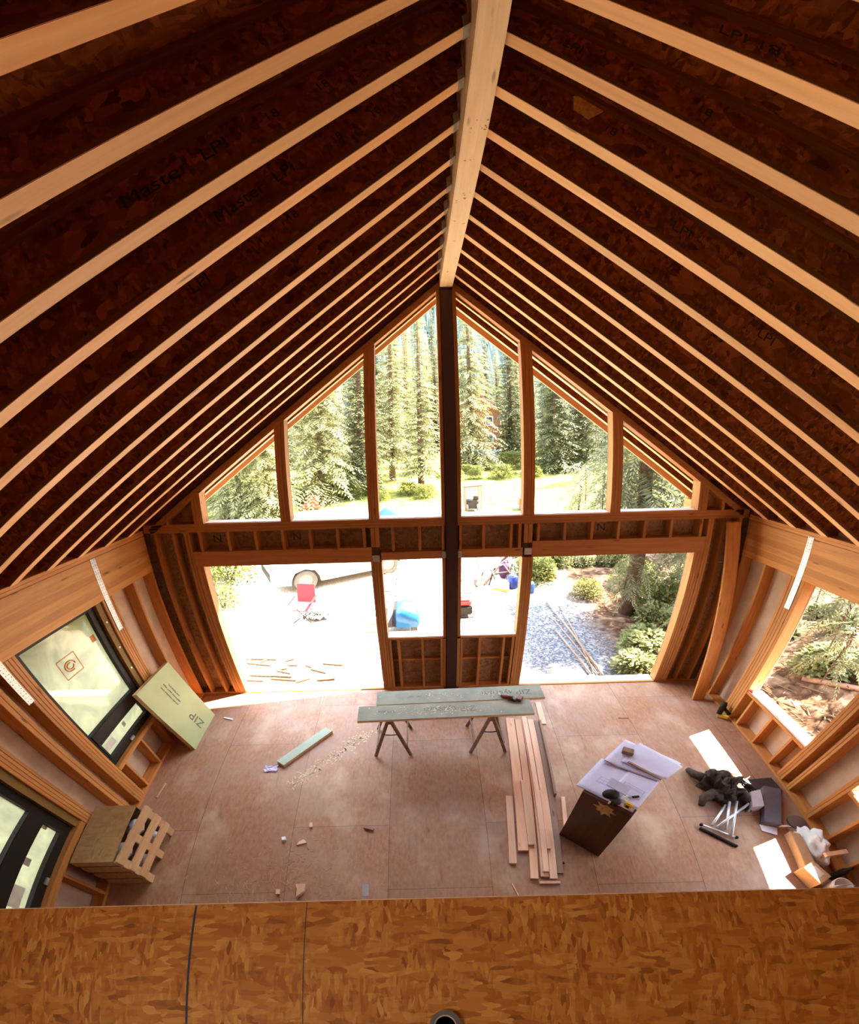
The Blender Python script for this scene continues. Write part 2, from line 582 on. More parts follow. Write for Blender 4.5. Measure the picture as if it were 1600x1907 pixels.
# ---- rear wall behind the camera
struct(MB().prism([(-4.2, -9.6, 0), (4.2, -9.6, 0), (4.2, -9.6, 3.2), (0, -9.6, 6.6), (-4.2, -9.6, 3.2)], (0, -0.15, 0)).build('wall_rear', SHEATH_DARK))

# ---- front (gable) wall
def top_of_window(x):
    return 6.145 - SL * abs(x - 0.03)
def roof_under(x):
    return 6.655 - SL * abs(x)
WIN = [(-3.232, -2.220), (-2.087, -1.064), (-0.924, -0.098), (0.163, 0.982), (1.133, 2.146), (2.284, 3.322)]
SILL = 3.055
YO, YS = 0.14, 0.155
def xz(pts, y0=YO, y1=YS):
    return [(x, y0, z) for x, z in pts], (0, y1 - y0, 0)
m = MB()
for pts in ([(-1.077, 0), (1.149, 0), (1.149, 1.06), (-1.077, 1.06)],
            [(-4.2, 0), (-3.345, 0), (-3.345, 3.02), (-4.2, 3.02)],
            [(3.37, 0), (4.2, 0), (4.2, 3.02), (3.37, 3.02)],
            [(-3.345, 2.42), (3.37, 2.42), (3.37, 3.02), (-3.345, 3.02)],
            [(-1.077, 1.06), (-0.9275, 1.06), (-0.9275, 2.42), (-1.077, 2.42)],
            [(0.9966, 1.06), (1.149, 1.06), (1.149, 2.42), (0.9966, 2.42)],
            [(-0.098, 1.06), (0.163, 1.06), (0.163, 2.42), (-0.098, 2.42)],
            [(-4.2, 3.02), (-3.232, 3.02), (-3.232, roof_under(3.232)), (-4.2, roof_under(4.2))],
            [(3.322, 3.02), (4.2, 3.02), (4.2, roof_under(4.2)), (3.322, roof_under(3.322))]):
    m.prism(*xz(pts))
edges = [-3.232] + [e for w_ in WIN for e in w_][1:-1] + [3.322]
for a, b in [(-2.220, -2.087), (-1.064, -0.924), (-0.098, 0.163), (0.982, 1.133), (2.146, 2.284)]:
    m.prism(*xz([(a, 3.02), (b, 3.02), (b, top_of_window(b) + 0.01), (a, top_of_window(a) + 0.01)]))
for a, b in ((-3.232, 0.0), (0.0, 3.322)):
    m.prism(*xz([(a, top_of_window(a) + 0.01), (b, top_of_window(b) + 0.01), (b, roof_under(b) - 0.385), (a, roof_under(a) - 0.385)]))
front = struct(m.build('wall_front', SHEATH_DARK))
def fstud(x0, x1, z0, z1, name='stud', y0=0.0, mat=None):
    return box(name, {PLATE: FRAME_X}.get(mat, mat) or FRAME_Z, x0, x1, y0, YO, z0, z1, front, bevel=0.003)
# bottom plates
for a, b in ((-4.04, -3.345), (-1.077, 1.149), (3.37, 4.04)):
    fstud(a, b, 0.0, 0.04, 'bottom_plate', mat=PLATE)
# mullion packs between the upper windows (slanted tops), each ply its own stick
def ply(x0, x1, z0):
    return MB().prism([(x0, 0, z0), (x1, 0, z0), (x1, 0, top_of_window(x1)), (x0, 0, top_of_window(x0))], (0, YO, 0)).build('stud', FRAME_Z, front, bevel=0.003)
for a, b in [(-2.220, -2.087), (-1.064, -0.924), (0.982, 1.133), (2.146, 2.284)]:
    n = 3
    for i in range(n):
        ply(a + (b - a) * i / n + 0.001, a + (b - a) * (i + 1) / n - 0.001, SILL)
ply(-0.098, -0.052, SILL)
ply(0.112, 0.163, SILL)
for a, b in ((-3.352, -3.312), (-3.272, -3.232)):
    ply(a, b, SILL)
ply(-3.312 + 0.001, -3.273, SILL)
for a, b in ((3.322, 3.362), (3.363, 3.403), (3.404, 3.444)):
    ply(a, b, SILL)
for x in (-3.70, 3.66):
    ply(x - 0.019, x + 0.019, SILL)
# sloped plates over the windows (one per ply), their undersides catch the light
for sgn in (-1, 1):
    for d0, d1 in ((0.0, 0.040), (0.041, 0.10)):
        x1 = -0.045 if sgn < 0 else 0.105
        x2 = -3.95 if sgn < 0 else 3.95
        MB().prism([(x1, 0, top_of_window(x1) + d0), (x2, 0, top_of_window(x2) + d0), (x2, 0, top_of_window(x2) + d1), (x1, 0, top_of_window(x1) + d1)], (0, YO, 0)).build('sloped_plate', FRAME_X, front)
fstud(-0.052, 0.124, 6.09, 6.56, 'ridge_block', y0=0.002, mat=PLATE)
# sill plates of the upper windows
for i in range(3):
    z = 2.931 + 0.0413 * i
    for a, b in ((-4.03, -0.05), (0.11, 4.03)):
        fstud(a, b, z, z + 0.0405, 'sill_plate', mat=PLATE)
# headers over the doors and lower windows
fstud(-3.44, -1.052, 2.418, 2.645, 'header', y0=-0.006, mat=PLATE)
fstud(1.124, 3.49, 2.430, 2.672, 'header', y0=-0.006, mat=PLATE)
fstud(-0.93, -0.06, 2.440, 2.560, 'header', y0=0.004, mat=PLATE)
fstud(0.115, 1.0, 2.440, 2.575, 'header', y0=0.004, mat=PLATE)
# cripple studs above the headers
for x in (-3.31, -2.94, -2.58, -2.22, -1.857, -1.494, -1.14):
    fstud(x - 0.019, x + 0.019, 2.646, 2.930)
for x in (-0.757, -0.397, -0.085, 0.150, 0.463, 0.834, 0.95):
    fstud(x - 0.019, x + 0.019, 2.576, 2.930)
for x in (1.199, 1.555, 1.923, 2.281, 2.640, 3.000, 3.402):
    fstud(x - 0.019, x + 0.019, 2.673, 2.930)
# stud packs beside the doors and windows
for x0, x1, n, z1 in ((-1.077, -0.9275, 4, 2.417), (0.9966, 1.149, 4, 2.428), (-3.44, -3.345, 2, 2.417), (3.37, 3.49, 3, 2.428), (-0.098, -0.052, 1, 2.438), (0.112, 0.163, 1, 2.438)):
    for i in range(n):
        fstud(x0 + (x1 - x0) * i / n + 0.0008, x0 + (x1 - x0) * (i + 1) / n - 0.0008, 0.041, z1)
for x0, x1 in ((-1.052, -1.0), (-0.995, -0.94), (1.005, 1.06), (1.065, 1.12)):
    fstud(x0, x1, 2.646, 2.930)
for x in (-3.462, -3.502, -3.66, -3.90):
    fstud(x - 0.0185, x + 0.0185, 0.041, 2.930)
for x in (3.512, 3.551, 3.72, 3.93):
    fstud(x - 0.0185, x + 0.0185, 0.041, 2.930)
# knee walls under the two lower windows: sill, cripples, blocking
for a, b, xs in ((-0.9265, -0.053, (-0.905, -0.777, -0.414, -0.12)), (0.113, 0.9956, (0.185, 0.461, 0.826, 0.965))):
    fstud(a, b, 1.045, 1.085, 'window_sill_plate', mat=PLATE)
    for x in xs:
        fstud(x - 0.019, x + 0.019, 0.041, 1.044)
    for x, x2 in zip(xs, xs[1:]):
        fstud(x + 0.02, x2 - 0.02, 0.585, 0.623, 'blocking', y0=0.05, mat=PLATE)
# galvanised plates where headers meet the packs
for x, z in ((-1.0, 2.47), (-0.075, 2.50), (0.14, 2.50), (1.07, 2.52)):
    box('connector_plate', STEEL, x - 0.05 if abs(x) > 0.5 else x - 0.028, x + 0.05 if abs(x) > 0.5 else x + 0.028, -0.0085, -0.0065, z - 0.05, z + 0.05, front)
# letters stamped on the sheathing between the studs
for body, x, z, s_, rz in (('N', -3.15, 2.79, 0.16, 0), ('N', -2.07, 2.79, 0.16, 0), ('N', 2.10, 2.81, 0.16, 0), ('P', -3.58, 1.55, 0.17, 0), ('P', -3.58, 0.33, 0.17, 0)):
    writing(body, s_, INK, (x, 0.1385, z), (math.pi / 2, 0, 0), front)
# white strip painting a slit of daylight between two sheets at the right corner
box('painted_daylight_strip', WHITE, 3.57, 3.90, 0.1375, 0.1385, 2.205, 2.213, front)

# openings: white flashing on each sill
for i, (a, b) in enumerate(WIN):
    struct(box('window_%d' % (i + 1), WHITE, a + 0.002, b - 0.002, 0.035, 0.19, SILL, SILL + 0.006))
for i, (a, b) in enumerate(((-0.9275, -0.053), (0.113, 0.9966))):
    struct(box('window_%d' % (i + 7), WHITE, a + 0.003, b - 0.003, 0.02, 0.21, 1.0855, 1.094))
for i, (a, b) in enumerate(((-3.344, -1.078), (1.15, 3.369))):
    o = struct(box('door_%d' % (i + 1), WHITE, a, b, 0.045, 0.21, 0.0005, 0.012))
    box('threshold', PLATE, a, b, 0.001, 0.044, 0.0005, 0.014, o)

# ---- side walls
def side_wall(name, s, opens, mat):
    """s = -1 left, +1 right; opens = list of (y0, y1, z0)"""
    x0, x1 = sorted((s * (XW + 0.14), s * (XW + 0.155)))
    m = MB()
    ys = -9.6
    for y0, y1, z0 in sorted(opens):
        m.box(x0, x1, ys, y0, 0, 3.02)
        m.box(x0, x1, y0, y1, 0, z0 - 0.02)
        m.box(x0, x1, y0, y1, 2.40, 3.02)
        ys = y1
    m.box(x0, x1, ys, 0.155, 0, 3.02)
    return struct(m.build(name, mat))
def sstud(wall, s, y0, y1, z0=0.041, z1=2.374, name='stud', mat=None):
    xa, xb = sorted((s * XW, s * (XW + 0.139)))
    return box(name, mat or STUD, xa, xb, y0, y1, z0, z1, wall, bevel=0.003)
left = side_wall('wall_left', -1, [(-2.235, -1.025, 0.60), (-4.45, -3.085, 0.68)], SHEATH)
right = side_wall('wall_right', 1, [(-2.195, -1.025, 0.585), (-4.30, -2.955, 0.66)], SHEATH)
for wall, s in ((left, -1), (right, 1)):
    sstud(wall, s, -9.5, -0.001, 0.0, 0.04, 'bottom_plate', PLATE_Y)
    for z in (2.905, 2.943):
        sstud(wall, s, -9.5, -0.001, z, z + 0.037, 'top_plate', PLATE_Y)
def packs(wall, s, y0, y1, n, z1=2.374):
    for i in range(n):
        sstud(wall, s, y0 + (y1 - y0) * i / n + 0.0008, y0 + (y1 - y0) * (i + 1) / n - 0.0008, 0.041, z1)
# left wall
packs(left, -1, -0.040, -0.002, 1)
packs(left, -1, -0.45, -0.412, 1)
packs(left, -1, -1.024, -0.83, 5)
packs(left, -1, -2.40, -2.236, 4)
packs(left, -1, -2.64, -2.535, 2)
packs(left, -1, -3.084, -2.925, 4)
for y in (-1.245, -1.675, -2.115):
    sstud(left, -1, y, y + 0.038, 0.041, 0.535)
sstud(left, -1, -2.234, -1.026, 0.536, 0.574, 'window_sill_plate', PLATE_Y)
sstud(left, -1, -2.234, -1.026, 0.5745, 0.598, 'window_sill_plate', PLATE_Y)
for y in (-3.35, -3.75, -4.15):
    sstud(left, -1, y, y + 0.038, 0.041, 0.60)
sstud(left, -1, -4.449, -3.086, 0.601, 0.64, 'window_sill_plate', PLATE_Y)
sstud(left, -1, -4.449, -3.086, 0.6405, 0.678, 'window_sill_plate', PLATE_Y)
packs(left, -1, -4.57, -4.451, 3)
# right wall
packs(right, 1, -0.040, -0.002, 1)
packs(right, 1, -0.434, -0.396, 1)
packs(right, 1, -1.024, -0.80, 5)
packs(right, 1, -2.32, -2.196, 3)
packs(right, 1, -2.50, -2.425, 2)
packs(right, 1, -2.954, -2.865, 2)
for y in (-1.206, -1.613, -2.018):
    sstud(right, 1, y, y + 0.038, 0.041, 0.543)
sstud(right, 1, -2.194, -1.026, 0.544, 0.583, 'window_sill_plate', PLATE_Y)
for y in (-3.31, -3.71, -4.11):
    sstud(right, 1, y, y + 0.038, 0.041, 0.616)
sstud(right, 1, -4.299, -2.956, 0.617, 0.658, 'window_sill_plate', PLATE_Y)
packs(right, 1, -4.42, -4.301, 3)
for wall, s in ((left, -1), (right, 1)):
    for y in (-4.85, -5.26, -5.66, -6.07):
        sstud(wall, s, y, y + 0.038)

# right windows: bare openings with white sill wrap
struct(box('window_9', WHITE, 4.055, 4.235, -2.194, -1.026, 0.5835, 0.590))
struct(box('window_10', WHITE, 4.055, 4.235, -4.298, -2.957, 0.6585, 0.665))

# left windows: dark frames, hazy film on the panes
def film_glass():
    m, nt, b = new_mat('dusty_window_film')
    out = nt.nodes['Material Output']
    tr = node(nt, 'ShaderNodeBsdfTransparent')
    tr.inputs[0].default_value = (0.96, 0.97, 0.95, 1)
    df = node(nt, 'ShaderNodeBsdfDiffuse')
    df.inputs[0].default_value = (0.75, 0.76, 0.66, 1)
    tl = node(nt, 'ShaderNodeBsdfTranslucent')
    tl.inputs[0].default_value = (0.97, 0.95, 0.66, 1)
    gl = node(nt, 'ShaderNodeBsdfGlossy')
    gl.inputs['Roughness'].default_value = 0.04
    n = node(nt, 'ShaderNodeTexNoise')
    n.inputs['Scale'].default_value = 2.2
    n.inputs['Detail'].default_value = 5
    n.inputs['Distortion'].default_value = 1.4
    nt.links.new(coords(nt, (1, 1, 1)), n.inputs['Vector'])
    r = ramp(nt, n.outputs[0], [(0.35, (0.45, 0.45, 0.45)), (0.70, (0.75, 0.75, 0.75))])
    a = node(nt, 'ShaderNodeMixShader')
    a.inputs[0].default_value = 0.86
    nt.links.new(df.outputs[0], a.inputs[1])
    nt.links.new(tl.outputs[0], a.inputs[2])
    c = node(nt, 'ShaderNodeMixShader')
    nt.links.new(r, c.inputs[0])
    nt.links.new(tr.outputs[0], c.inputs[1])
    nt.links.new(a.outputs[0], c.inputs[2])
    fr = node(nt, 'ShaderNodeFresnel')
    d = node(nt, 'ShaderNodeMixShader')
    nt.links.new(fr.outputs[0], d.inputs[0])
    nt.links.new(c.outputs[0], d.inputs[1])
    nt.links.new(gl.outputs[0], d.inputs[2])
    nt.links.new(d.outputs[0], out.inputs['Surface'])
    return m
FILM = film_glass()
OLIVE = plain('olive_foam_edge', (0.20, 0.11, 0.02), 0.7)
def left_window(name, y0, y1, z0, z1, zr, jamb):
    X0, X1 = -4.165, -4.095
    m = MB()
    m.box(X0, X1, y0, y0 + 0.07, z0, z1)
    m.box(X0, X1, y1 - 0.09, y1, z0, z1)
    m.box(X0, X1, y0 + 0.07, y1 - 0.09, z0, z0 + 0.07)
    m.box(X0, X1, y0 + 0.07, y1 - 0.09, z1 - 0.06, z1)
    root = struct(m.build(name, BLACK, bevel=0.006))
    box('mid_rail', BLACK, X0, X1 + 0.012, y0 + 0.07, y1 - 0.09, zr, zr + 0.15, root, bevel=0.006)
    s_ = MB()
    a, b = y0 + 0.07, y1 - 0.09
    for za, zb in ((z0 + 0.07, z0 + 0.10), (zr - 0.03, zr)):
        s_.box(X0 + 0.01, X1 + 0.006, a, b, za, zb)
    for ya in (a, b - 0.03):
        s_.box(X0 + 0.01, X1 + 0.006, ya, ya + 0.03, z0 + 0.10, zr - 0.03)
    s_.build('vent_sash', BLACK, root)
    box('pane', FILM, -4.142, -4.138, a, b, zr + 0.15, z1 - 0.06, root)
    box('pane', FILM, -4.142, -4.138, a + 0.03, b - 0.03, z0 + 0.10, zr - 0.03, root)
    box('handle', STEEL, -4.092, -4.075, (a + b) / 2 - 0.07, (a + b) / 2 + 0.01, z0 + 0.015, z0 + 0.045, root)
    box('jamb_foam', OLIVE, -4.17, -4.06, y1 + 0.001, jamb, z0, z1, root)
    return root, a, b
w7, a7, b7 = left_window('window_11', -2.23, -1.115, 0.602, 2.374, 0.955, -1.027)
d_ = MB()
for z in (2.10, 1.72, 1.38):
    d_.obox((-4.058, -1.07, z), (0.003, 0, 0), (0, 0.012, 0), (0, 0, 0.012))
d_.build('white_fastener', WHITE, w7)
w8, a8, b8 = left_window('window_12', -4.445, -3.175, 0.682, 2.374, 1.02, -3.088)
# stickers on the panes
ORANGE = plain('orange_sticker_ink', (0.62, 0.20, 0.05), 0.6)
LABEL = plain('pale_sticker', (0.66, 0.62, 0.50), 0.6)
def sticker(parent, y, z, w_, h_, mat=LABEL, name='sticker'):
    return box(name, mat, -4.1375, -4.1365, y - w_ / 2, y + w_ / 2, z - h_ / 2, z + h_ / 2, parent)
st = MB()
for rad, cut in ((0.075, 0.0), (0.045, 1.2)):
    pts = [(-4.1365, -1.72 + rad * math.cos(t), 1.88 + rad * 0.8 * math.sin(t)) for t in [cut + i * 0.3 for i in range(18)]]
    st.tube(pts, 0.008, 5)
st.build('swirl_sticker', ORANGE, w7)
st = MB()
for dy, dz, lw, lh in ((0, 0.12, 0.26, 0.012), (0, -0.12, 0.26, 0.012), (-0.13, 0, 0.012, 0.24), (0.13, 0, 0.012, 0.24)):
    st.box(-4.1372, -4.1362, -1.72 + dy - lw / 2, -1.72 + dy + lw / 2, 1.88 + dz - lh / 2, 1.88 + dz + lh / 2)
st.build('sticker_frame', ORANGE, w7)
sticker(w7, -1.27, 1.98, 0.07, 0.09, ORANGE)
sticker(w7, -1.22, 0.85, 0.07, 0.06)
sticker(w7, -1.62, 0.82, 0.06, 0.07, STEEL)
sticker(w7, -1.98, 0.80, 0.20, 0.10)
sticker(w8, -3.29, 0.93, 0.09, 0.08)
sticker(w8, -3.72, 0.93, 0.08, 0.09, STEEL)
sticker(w8, -4.08, 0.90, 0.22, 0.13)
# ================================================================== roof timbers
Y0, SP, FW = -4.3754, 0.406, 0.0886          # near edge of rafter 0, spacing, flange width
def rafter(k, side):
    n = 11 - k                                  # counted from the gable wall inwards
    sd = 'right' if side > 0 else 'left'
    if k <= 10:
        lab = '%s I-joist rafter inwards from the gable wall on the %s roof slope' % (ORD[n - 1], sd)
    elif k == 11:
        lab = 'I-joist rafter sitting directly over the gable wall on the %s slope' % sd
    else:
        lab = '%s I-joist rafter outside the gable window under the %s overhang' % (ORD[k - 12], sd)
    yc = Y0 + SP * k + FW / 2
    r = thing('rafter', lab, 'rafter', (0, yc, APEX), (0, ANG, 0 if side > 0 else math.pi), 'I-joist rafters of the %s roof slope' % sd)
    xs = (0.125 if side > 0 else 0.052) / CA
    xe = EAVE
    def stick(name, mat, y, z0, z1, bev=0.0):   # plumb cut where it meets the ridge beam
        pts = [(xs - z0 * SL, -y, z0), (xe, -y, z0), (xe, -y, z1), (xs - z1 * SL, -y, z1)]
        return MB().prism(pts, (0, 2 * y, 0)).build(name, mat, r, bevel=bev, local=True)
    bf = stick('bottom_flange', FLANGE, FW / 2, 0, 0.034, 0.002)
    bf.data.materials.append(FLANGE_SHADE)
    for p in bf.data.polygons:                # shade of the long edges is painted in as browner wood
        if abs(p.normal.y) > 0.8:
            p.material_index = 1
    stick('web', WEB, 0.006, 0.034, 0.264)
    stick('top_flange', FLANGE_SHADE, FW / 2, 0.264, 0.3025)
    if k <= 10 and side < 0:
        h = MB()                                # joist hanger against the ridge beam
        h.box(xs, xs + 0.055, -FW / 2 - 0.003, FW / 2 + 0.003, -0.003, 0.0)
        for ya_ in (-FW / 2 - 0.003, FW / 2 + 0.0005):
            h.prism([(xs, ya_, 0), (xs + 0.055, ya_, 0), (xs + 0.055 - 0.07 * SL, ya_, 0.07), (xs - 0.07 * SL, ya_, 0.07)], (0, 0.0025, 0))
        h.build('joist_hanger', STEEL, r, local=True)
    # stamped writing on the face of the web that looks into the room
    if side < 0:
        for body, size, x in {1: (('Master  LPI', 0.10, 1.62), ('18', 0.07, 1.18), ('18', 0.07, 0.91)), 2: (('Master  LPI', 0.10, 1.40), ('18', 0.07, 0.90), ('18', 0.07, 0.63)),
                              3: (('LPI', 0.10, 1.93), ('18', 0.07, 1.30)), 4: (('18', 0.08, 1.9),), 6: (('LPI', 0.10, 2.1),)}.get(k, ()):
            writing(body, size, INK, (x, 0.0072, 0.165), (math.pi / 2, 0, math.pi), r)
    else:
        for body, size, x in {0: (('LPI 18', 0.09, 1.15),), 1: (('LPI', 0.09, 0.5), ('18', 0.07, 1.17)), 2: (('18', 0.08, 0.85),), 3: (('LPI', 0.10, 1.5),), 4: (('LPI', 0.10, 2.4),), 6: (('18', 0.09, 1.7),)}.get(k, ()):
            writing(body, size, INK, (x, -0.0072, 0.165), (math.pi / 2, 0, 0), r)
    return r
for k in range(-2, 14):
    rafter(k, -1)
    rafter(k, 1)
# end boards of the overhang
for side, sd in ((1, 'right'), (-1, 'left')):
    r = thing('barge_board', 'thin pale board closing the %s end of the roof overhang outside' % sd, 'board', (0, 1.325, APEX), (0, ANG, 0 if side > 0 else math.pi))
    box('board', FLANGE, 0.02, EAVE, -0.02, 0.02, -0.012, 0.30, r, local=True)
    r = thing('eave_board', 'long board along the %s eave outside the wall' % sd, 'board', (0, 0, APEX), (0, ANG, 0 if side > 0 else math.pi))
    box('board', PLATE_Y, EAVE + 0.001, EAVE + 0.035, -9.6 if side > 0 else -1.34, 1.34 if side > 0 else 9.6, 0.0, 0.30, r, local=True)

# ridge beam: pale laminated timber, its plies showing on the underside
rb = thing('ridge_beam', 'big pale ridge beam running down the middle of the roof', 'beam', (0.036, -4.8, 6.08))
box('beam', RIDGE, -0.047, 0.119, -9.59, -0.002, 6.08, 6.54, rb, bevel=0.006)
m = MB()
for x in (0.0, 0.058):
    m.box(x - 0.0012, x + 0.0012, -9.5, -0.01, 6.0795, 6.082)
m.build('ply_joint', wood('ridge_joint', (0.76, 0.52, 0.28), (0.66, 0.42, 0.2), 'Y', knots=False), rb)
m = MB()
rr = random.Random(4)
for y in (-1.1, -1.95, -2.35, -2.42, -2.9, -3.25, -3.3, -0.6, -1.5):
    for i in range(4):
        m.lathe([(rr.uniform(0.004, 0.011), 0.0), (0.003, 0.0006)], (rr.uniform(-0.03, 0.11), y + rr.uniform(-0.05, 0.05), 6.0792), 7)
m.build('smudge', PLATE_Y, rb)

# steel post under it
ps = thing('steel_post', 'dark brown steel post standing in the middle of the gable wall', 'post', (0.032, 0.035, 0))
box('column', STEEL_DARK, -0.047, 0.110, -0.035, 0.105, 0.012, 6.06, ps, bevel=0.008)
box('base_plate', STEEL_DARK, -0.09, 0.155, -0.07, 0.115, 0.0, 0.012, ps)
box('cap_plate', STEEL_DARK, -0.055, 0.118, -0.06, 0.105, 6.06, 6.079, ps)

# glued beams on top of the side walls; they run out past the gable under the eaves
for s, sd in ((-1, 'left'), (1, 'right')):
    g = thing('glulam_beam', 'deep laminated beam lying along the top of the %s wall' % sd, 'beam', (s * 4.1, -4.5, 2.376), group='side wall beams')
    xa, xb = sorted((s * 4.036, s * 4.17))
    box('beam', GLULAM, xa, xb, -9.5, -0.001, 2.376, 2.903, g, bevel=0.004)
    m = MB()
    for z in (2.46, 2.545, 2.63, 2.715, 2.80):
        xi, xj = sorted((s * 4.0352, s * 4.04))
        m.box(xi, xj, -9.45, -0.01, z - 0.0012, z + 0.0012)
    m.build('glue_line', PLATE_Y, g)
    e = box('eave_bracket', PLATE_Y, s * 3.95, s * 4.12, 0.20, 1.29, 2.60, 2.97)
    tag(e, 'pinkish wood block end under the %s eave outside the small corner window' % sd, 'beam end')

# perforated steel straps nailed over beam and studs
def strap(s, y, z0, z1, label):
    root = thing('metal_strap', label, 'strap', (s * 4.033, y, z0), group='perforated hold-down straps')
    x0, x1 = sorted((s * 4.0335, s * 4.0355))
    box('plate', STRAP, x0, x1, y - 0.038, y + 0.038, z0, z1, root, bevel=0.0006)
    return root
strap(-1, -0.945, 1.92, 2.90, 'steel strap on the left beam beside the far window')
strap(-1, -2.42, 1.90, 2.898, 'steel strap on the left beam between the two windows, cut by the picture edge')
strap(1, -0.938, 1.95, 2.925, 'bright steel strap across the right beam')

# plank leaning in the right front corner
pl = thing('leaning_plank', 'long 2x8 plank leaning upright in the right front corner', 'plank', (3.83, -0.54, 0))
a, b = Vector((3.835, -0.52, 0.0)), Vector((3.775, -0.075, 2.90))
d = (b - a)
MB().obox((a + b) / 2, d / 2, (0.092, 0.004, 0), Vector((0, 0.0195, 0.003))).build('plank', STUD, pl, bevel=0.004)

# offcut of strand board tacked on the web of a rafter
pt = thing('board_offcut', 'small pale strand board offcut stuck on a right rafter web near the ridge', 'offcut', (0, 0, APEX), (0, ANG, 0))
MB().prism([(x, -3.528, z) for x, z in ((0.577, 0.245), (0.600, 0.262), (0.764, 0.255), (0.718, 0.151), (0.619, 0.162))], (0, -0.012, 0)).build('offcut', flakes('fresh_offcut', [(0.60, 0.36, 0.11), (0.80, 0.55, 0.22), (0.88, 0.66, 0.30)], 22), pt, local=True)
# ================================================================== things on the floor
# ---- sawhorses
SAW = plain('worn_sawhorse', (0.20, 0.12, 0.07), 0.6, 0.1, vary=0.35, scale=14)
def sawhorse(x, y, label):
    t = thing('sawhorse', label, 'sawhorse', (x, y, 0), group='two sawhorses under the green planks')
    L2 = 0.24
    H = 0.742
    box('top_rail', SAW, x - 0.03, x + 0.03, y - 0.30, y + 0.30, H - 0.06, H, t, bevel=0.004)
    for sy in (-1, 1):
        for sx in (-1, 1):
            MB().bar((x + sx * 0.02, y + sy * 0.24, H - 0.045), (x + sx * L2, y + sy * 0.29, 0.012), 0.036, 0.042).build('leg', SAW, t, bevel=0.003)
        m = MB()
        pts = [(x + 0.10 * math.cos(a), y + sy * 0.262, 0.46 - 0.03 * math.sin(a)) for a in [math.pi * i / 8 for i in range(9)]]
        m.tube(pts, 0.009, 6)
        m.build('spreader', BLACK, t)
    for sx in (-1, 1):
        MB().bar((x + sx * 0.20, y - 0.275, 0.20), (x + sx * 0.20, y + 0.275, 0.20), 0.018, 0.05).build('side_rail', SAW, t)
    return t
sawhorse(-0.86, -1.345, 'left sawhorse under the green planks')
sawhorse(0.435, -1.335, 'right sawhorse under the green planks, next to the lumber pile')

# ---- green coated planks
def green_plank(name, label, c, length, width, thick, yaw, words=(), group=None, face=None):
    t = thing(name, label, 'plank', c, (0, 0, yaw), group)
    box('core', PALLET, -length / 2, length / 2, -width / 2, width / 2, 0, thick - 0.004, t, local=True)
    box('green_face', face or GREEN, -length / 2, length / 2, -width / 2, width / 2, thick - 0.004, thick, t, local=True)
    for body, size, x, y, rz in words:
        writing(body, size, INK_SOFT, (x, y, thick + 0.0004), (0, 0, rz), t)
    return t
green_plank('sheathing_plank', 'green plank nearest the camera on the sawhorses', (-0.145, -1.475, 0.743), 2.21, 0.305, 0.038, 0.028,
            (('ZIP system', 0.15, 0.06, 0.02, math.pi), ('8x10 panel', 0.05, -0.75, 0.02, math.pi)), 'green planks on the sawhorses')
green_plank('sheathing_plank', 'green plank behind, nearer the gable wall, on the sawhorses', (0.065, -1.145, 0.743), 2.20, 0.30, 0.038, 0.032,
            (('ZIP system', 0.15, 0.62, 0.0, math.pi), ('wall roof', 0.05, -0.60, 0.0, math.pi)), 'green planks on the sawhorses')
# sawdust lying on them
DUST = plain('sawdust', (0.72, 0.56, 0.38), 0.9)
SHAVE = plain('shavings', (0.50, 0.30, 0.18), 0.9, vary=0.3)
def dust(label, c, sx, sy, n, z, seed):
    rnd = random.Random(seed)
    m = MB()
    for i in range(n):
        x, y = c[0] + rnd.gauss(0, sx), c[1] + max(-sy * 1.6, min(sy * 1.6, rnd.gauss(0, sy)))
        s_ = rnd.uniform(0.0015, 0.006)
        a = rnd.uniform(0, 6.28)
        m.obox((x, y, z + 0.001), (s_ * 2 * math.cos(a), s_ * 2 * math.sin(a), 0), (-s_ * math.sin(a), s_ * math.cos(a), 0), (0, 0, 0.001))
    return tag(m.build('sawdust', DUST), label, 'sawdust', kind='stuff')
dust('pale sawdust scattered on the nearer green plank', (-0.35, -1.475), 0.40, 0.05, 150, 0.7815, 1)
dust('pale sawdust scattered on the farther green plank', (0.15, -1.145), 0.40, 0.05, 120, 0.7815, 2)

# ---- cordless driver on the planks
dr = thing('cordless_driver', 'dark red cordless driver lying on the green planks', 'power tool', (0.70, -1.33, 0.7815))
DRED = plain('dark_red_plastic', (0.14, 0.018, 0.015), 0.45)
MB().tube([(0.60, -1.21, 0.80), (0.66, -1.26, 0.812), (0.73, -1.30, 0.812)], [0.018, 0.03, 0.034], 10).build('body', DRED, dr, True)
MB().tube([(0.56, -1.18, 0.80), (0.605, -1.213, 0.80)], [0.005, 0.010], 8).build('bit', STEEL, dr)
MB().tube([(0.70, -1.29, 0.81), (0.75, -1.345, 0.802), (0.80, -1.325, 0.80)], [0.02, 0.017, 0.019], 8).build('grip', BLACK, dr, True)
MB().obox((0.825, -1.30, 0.806), (0.026, 0.04, 0), (-0.028, 0.018, 0), (0, 0, 0.024)).build('battery', DRED, dr, bevel=0.006)

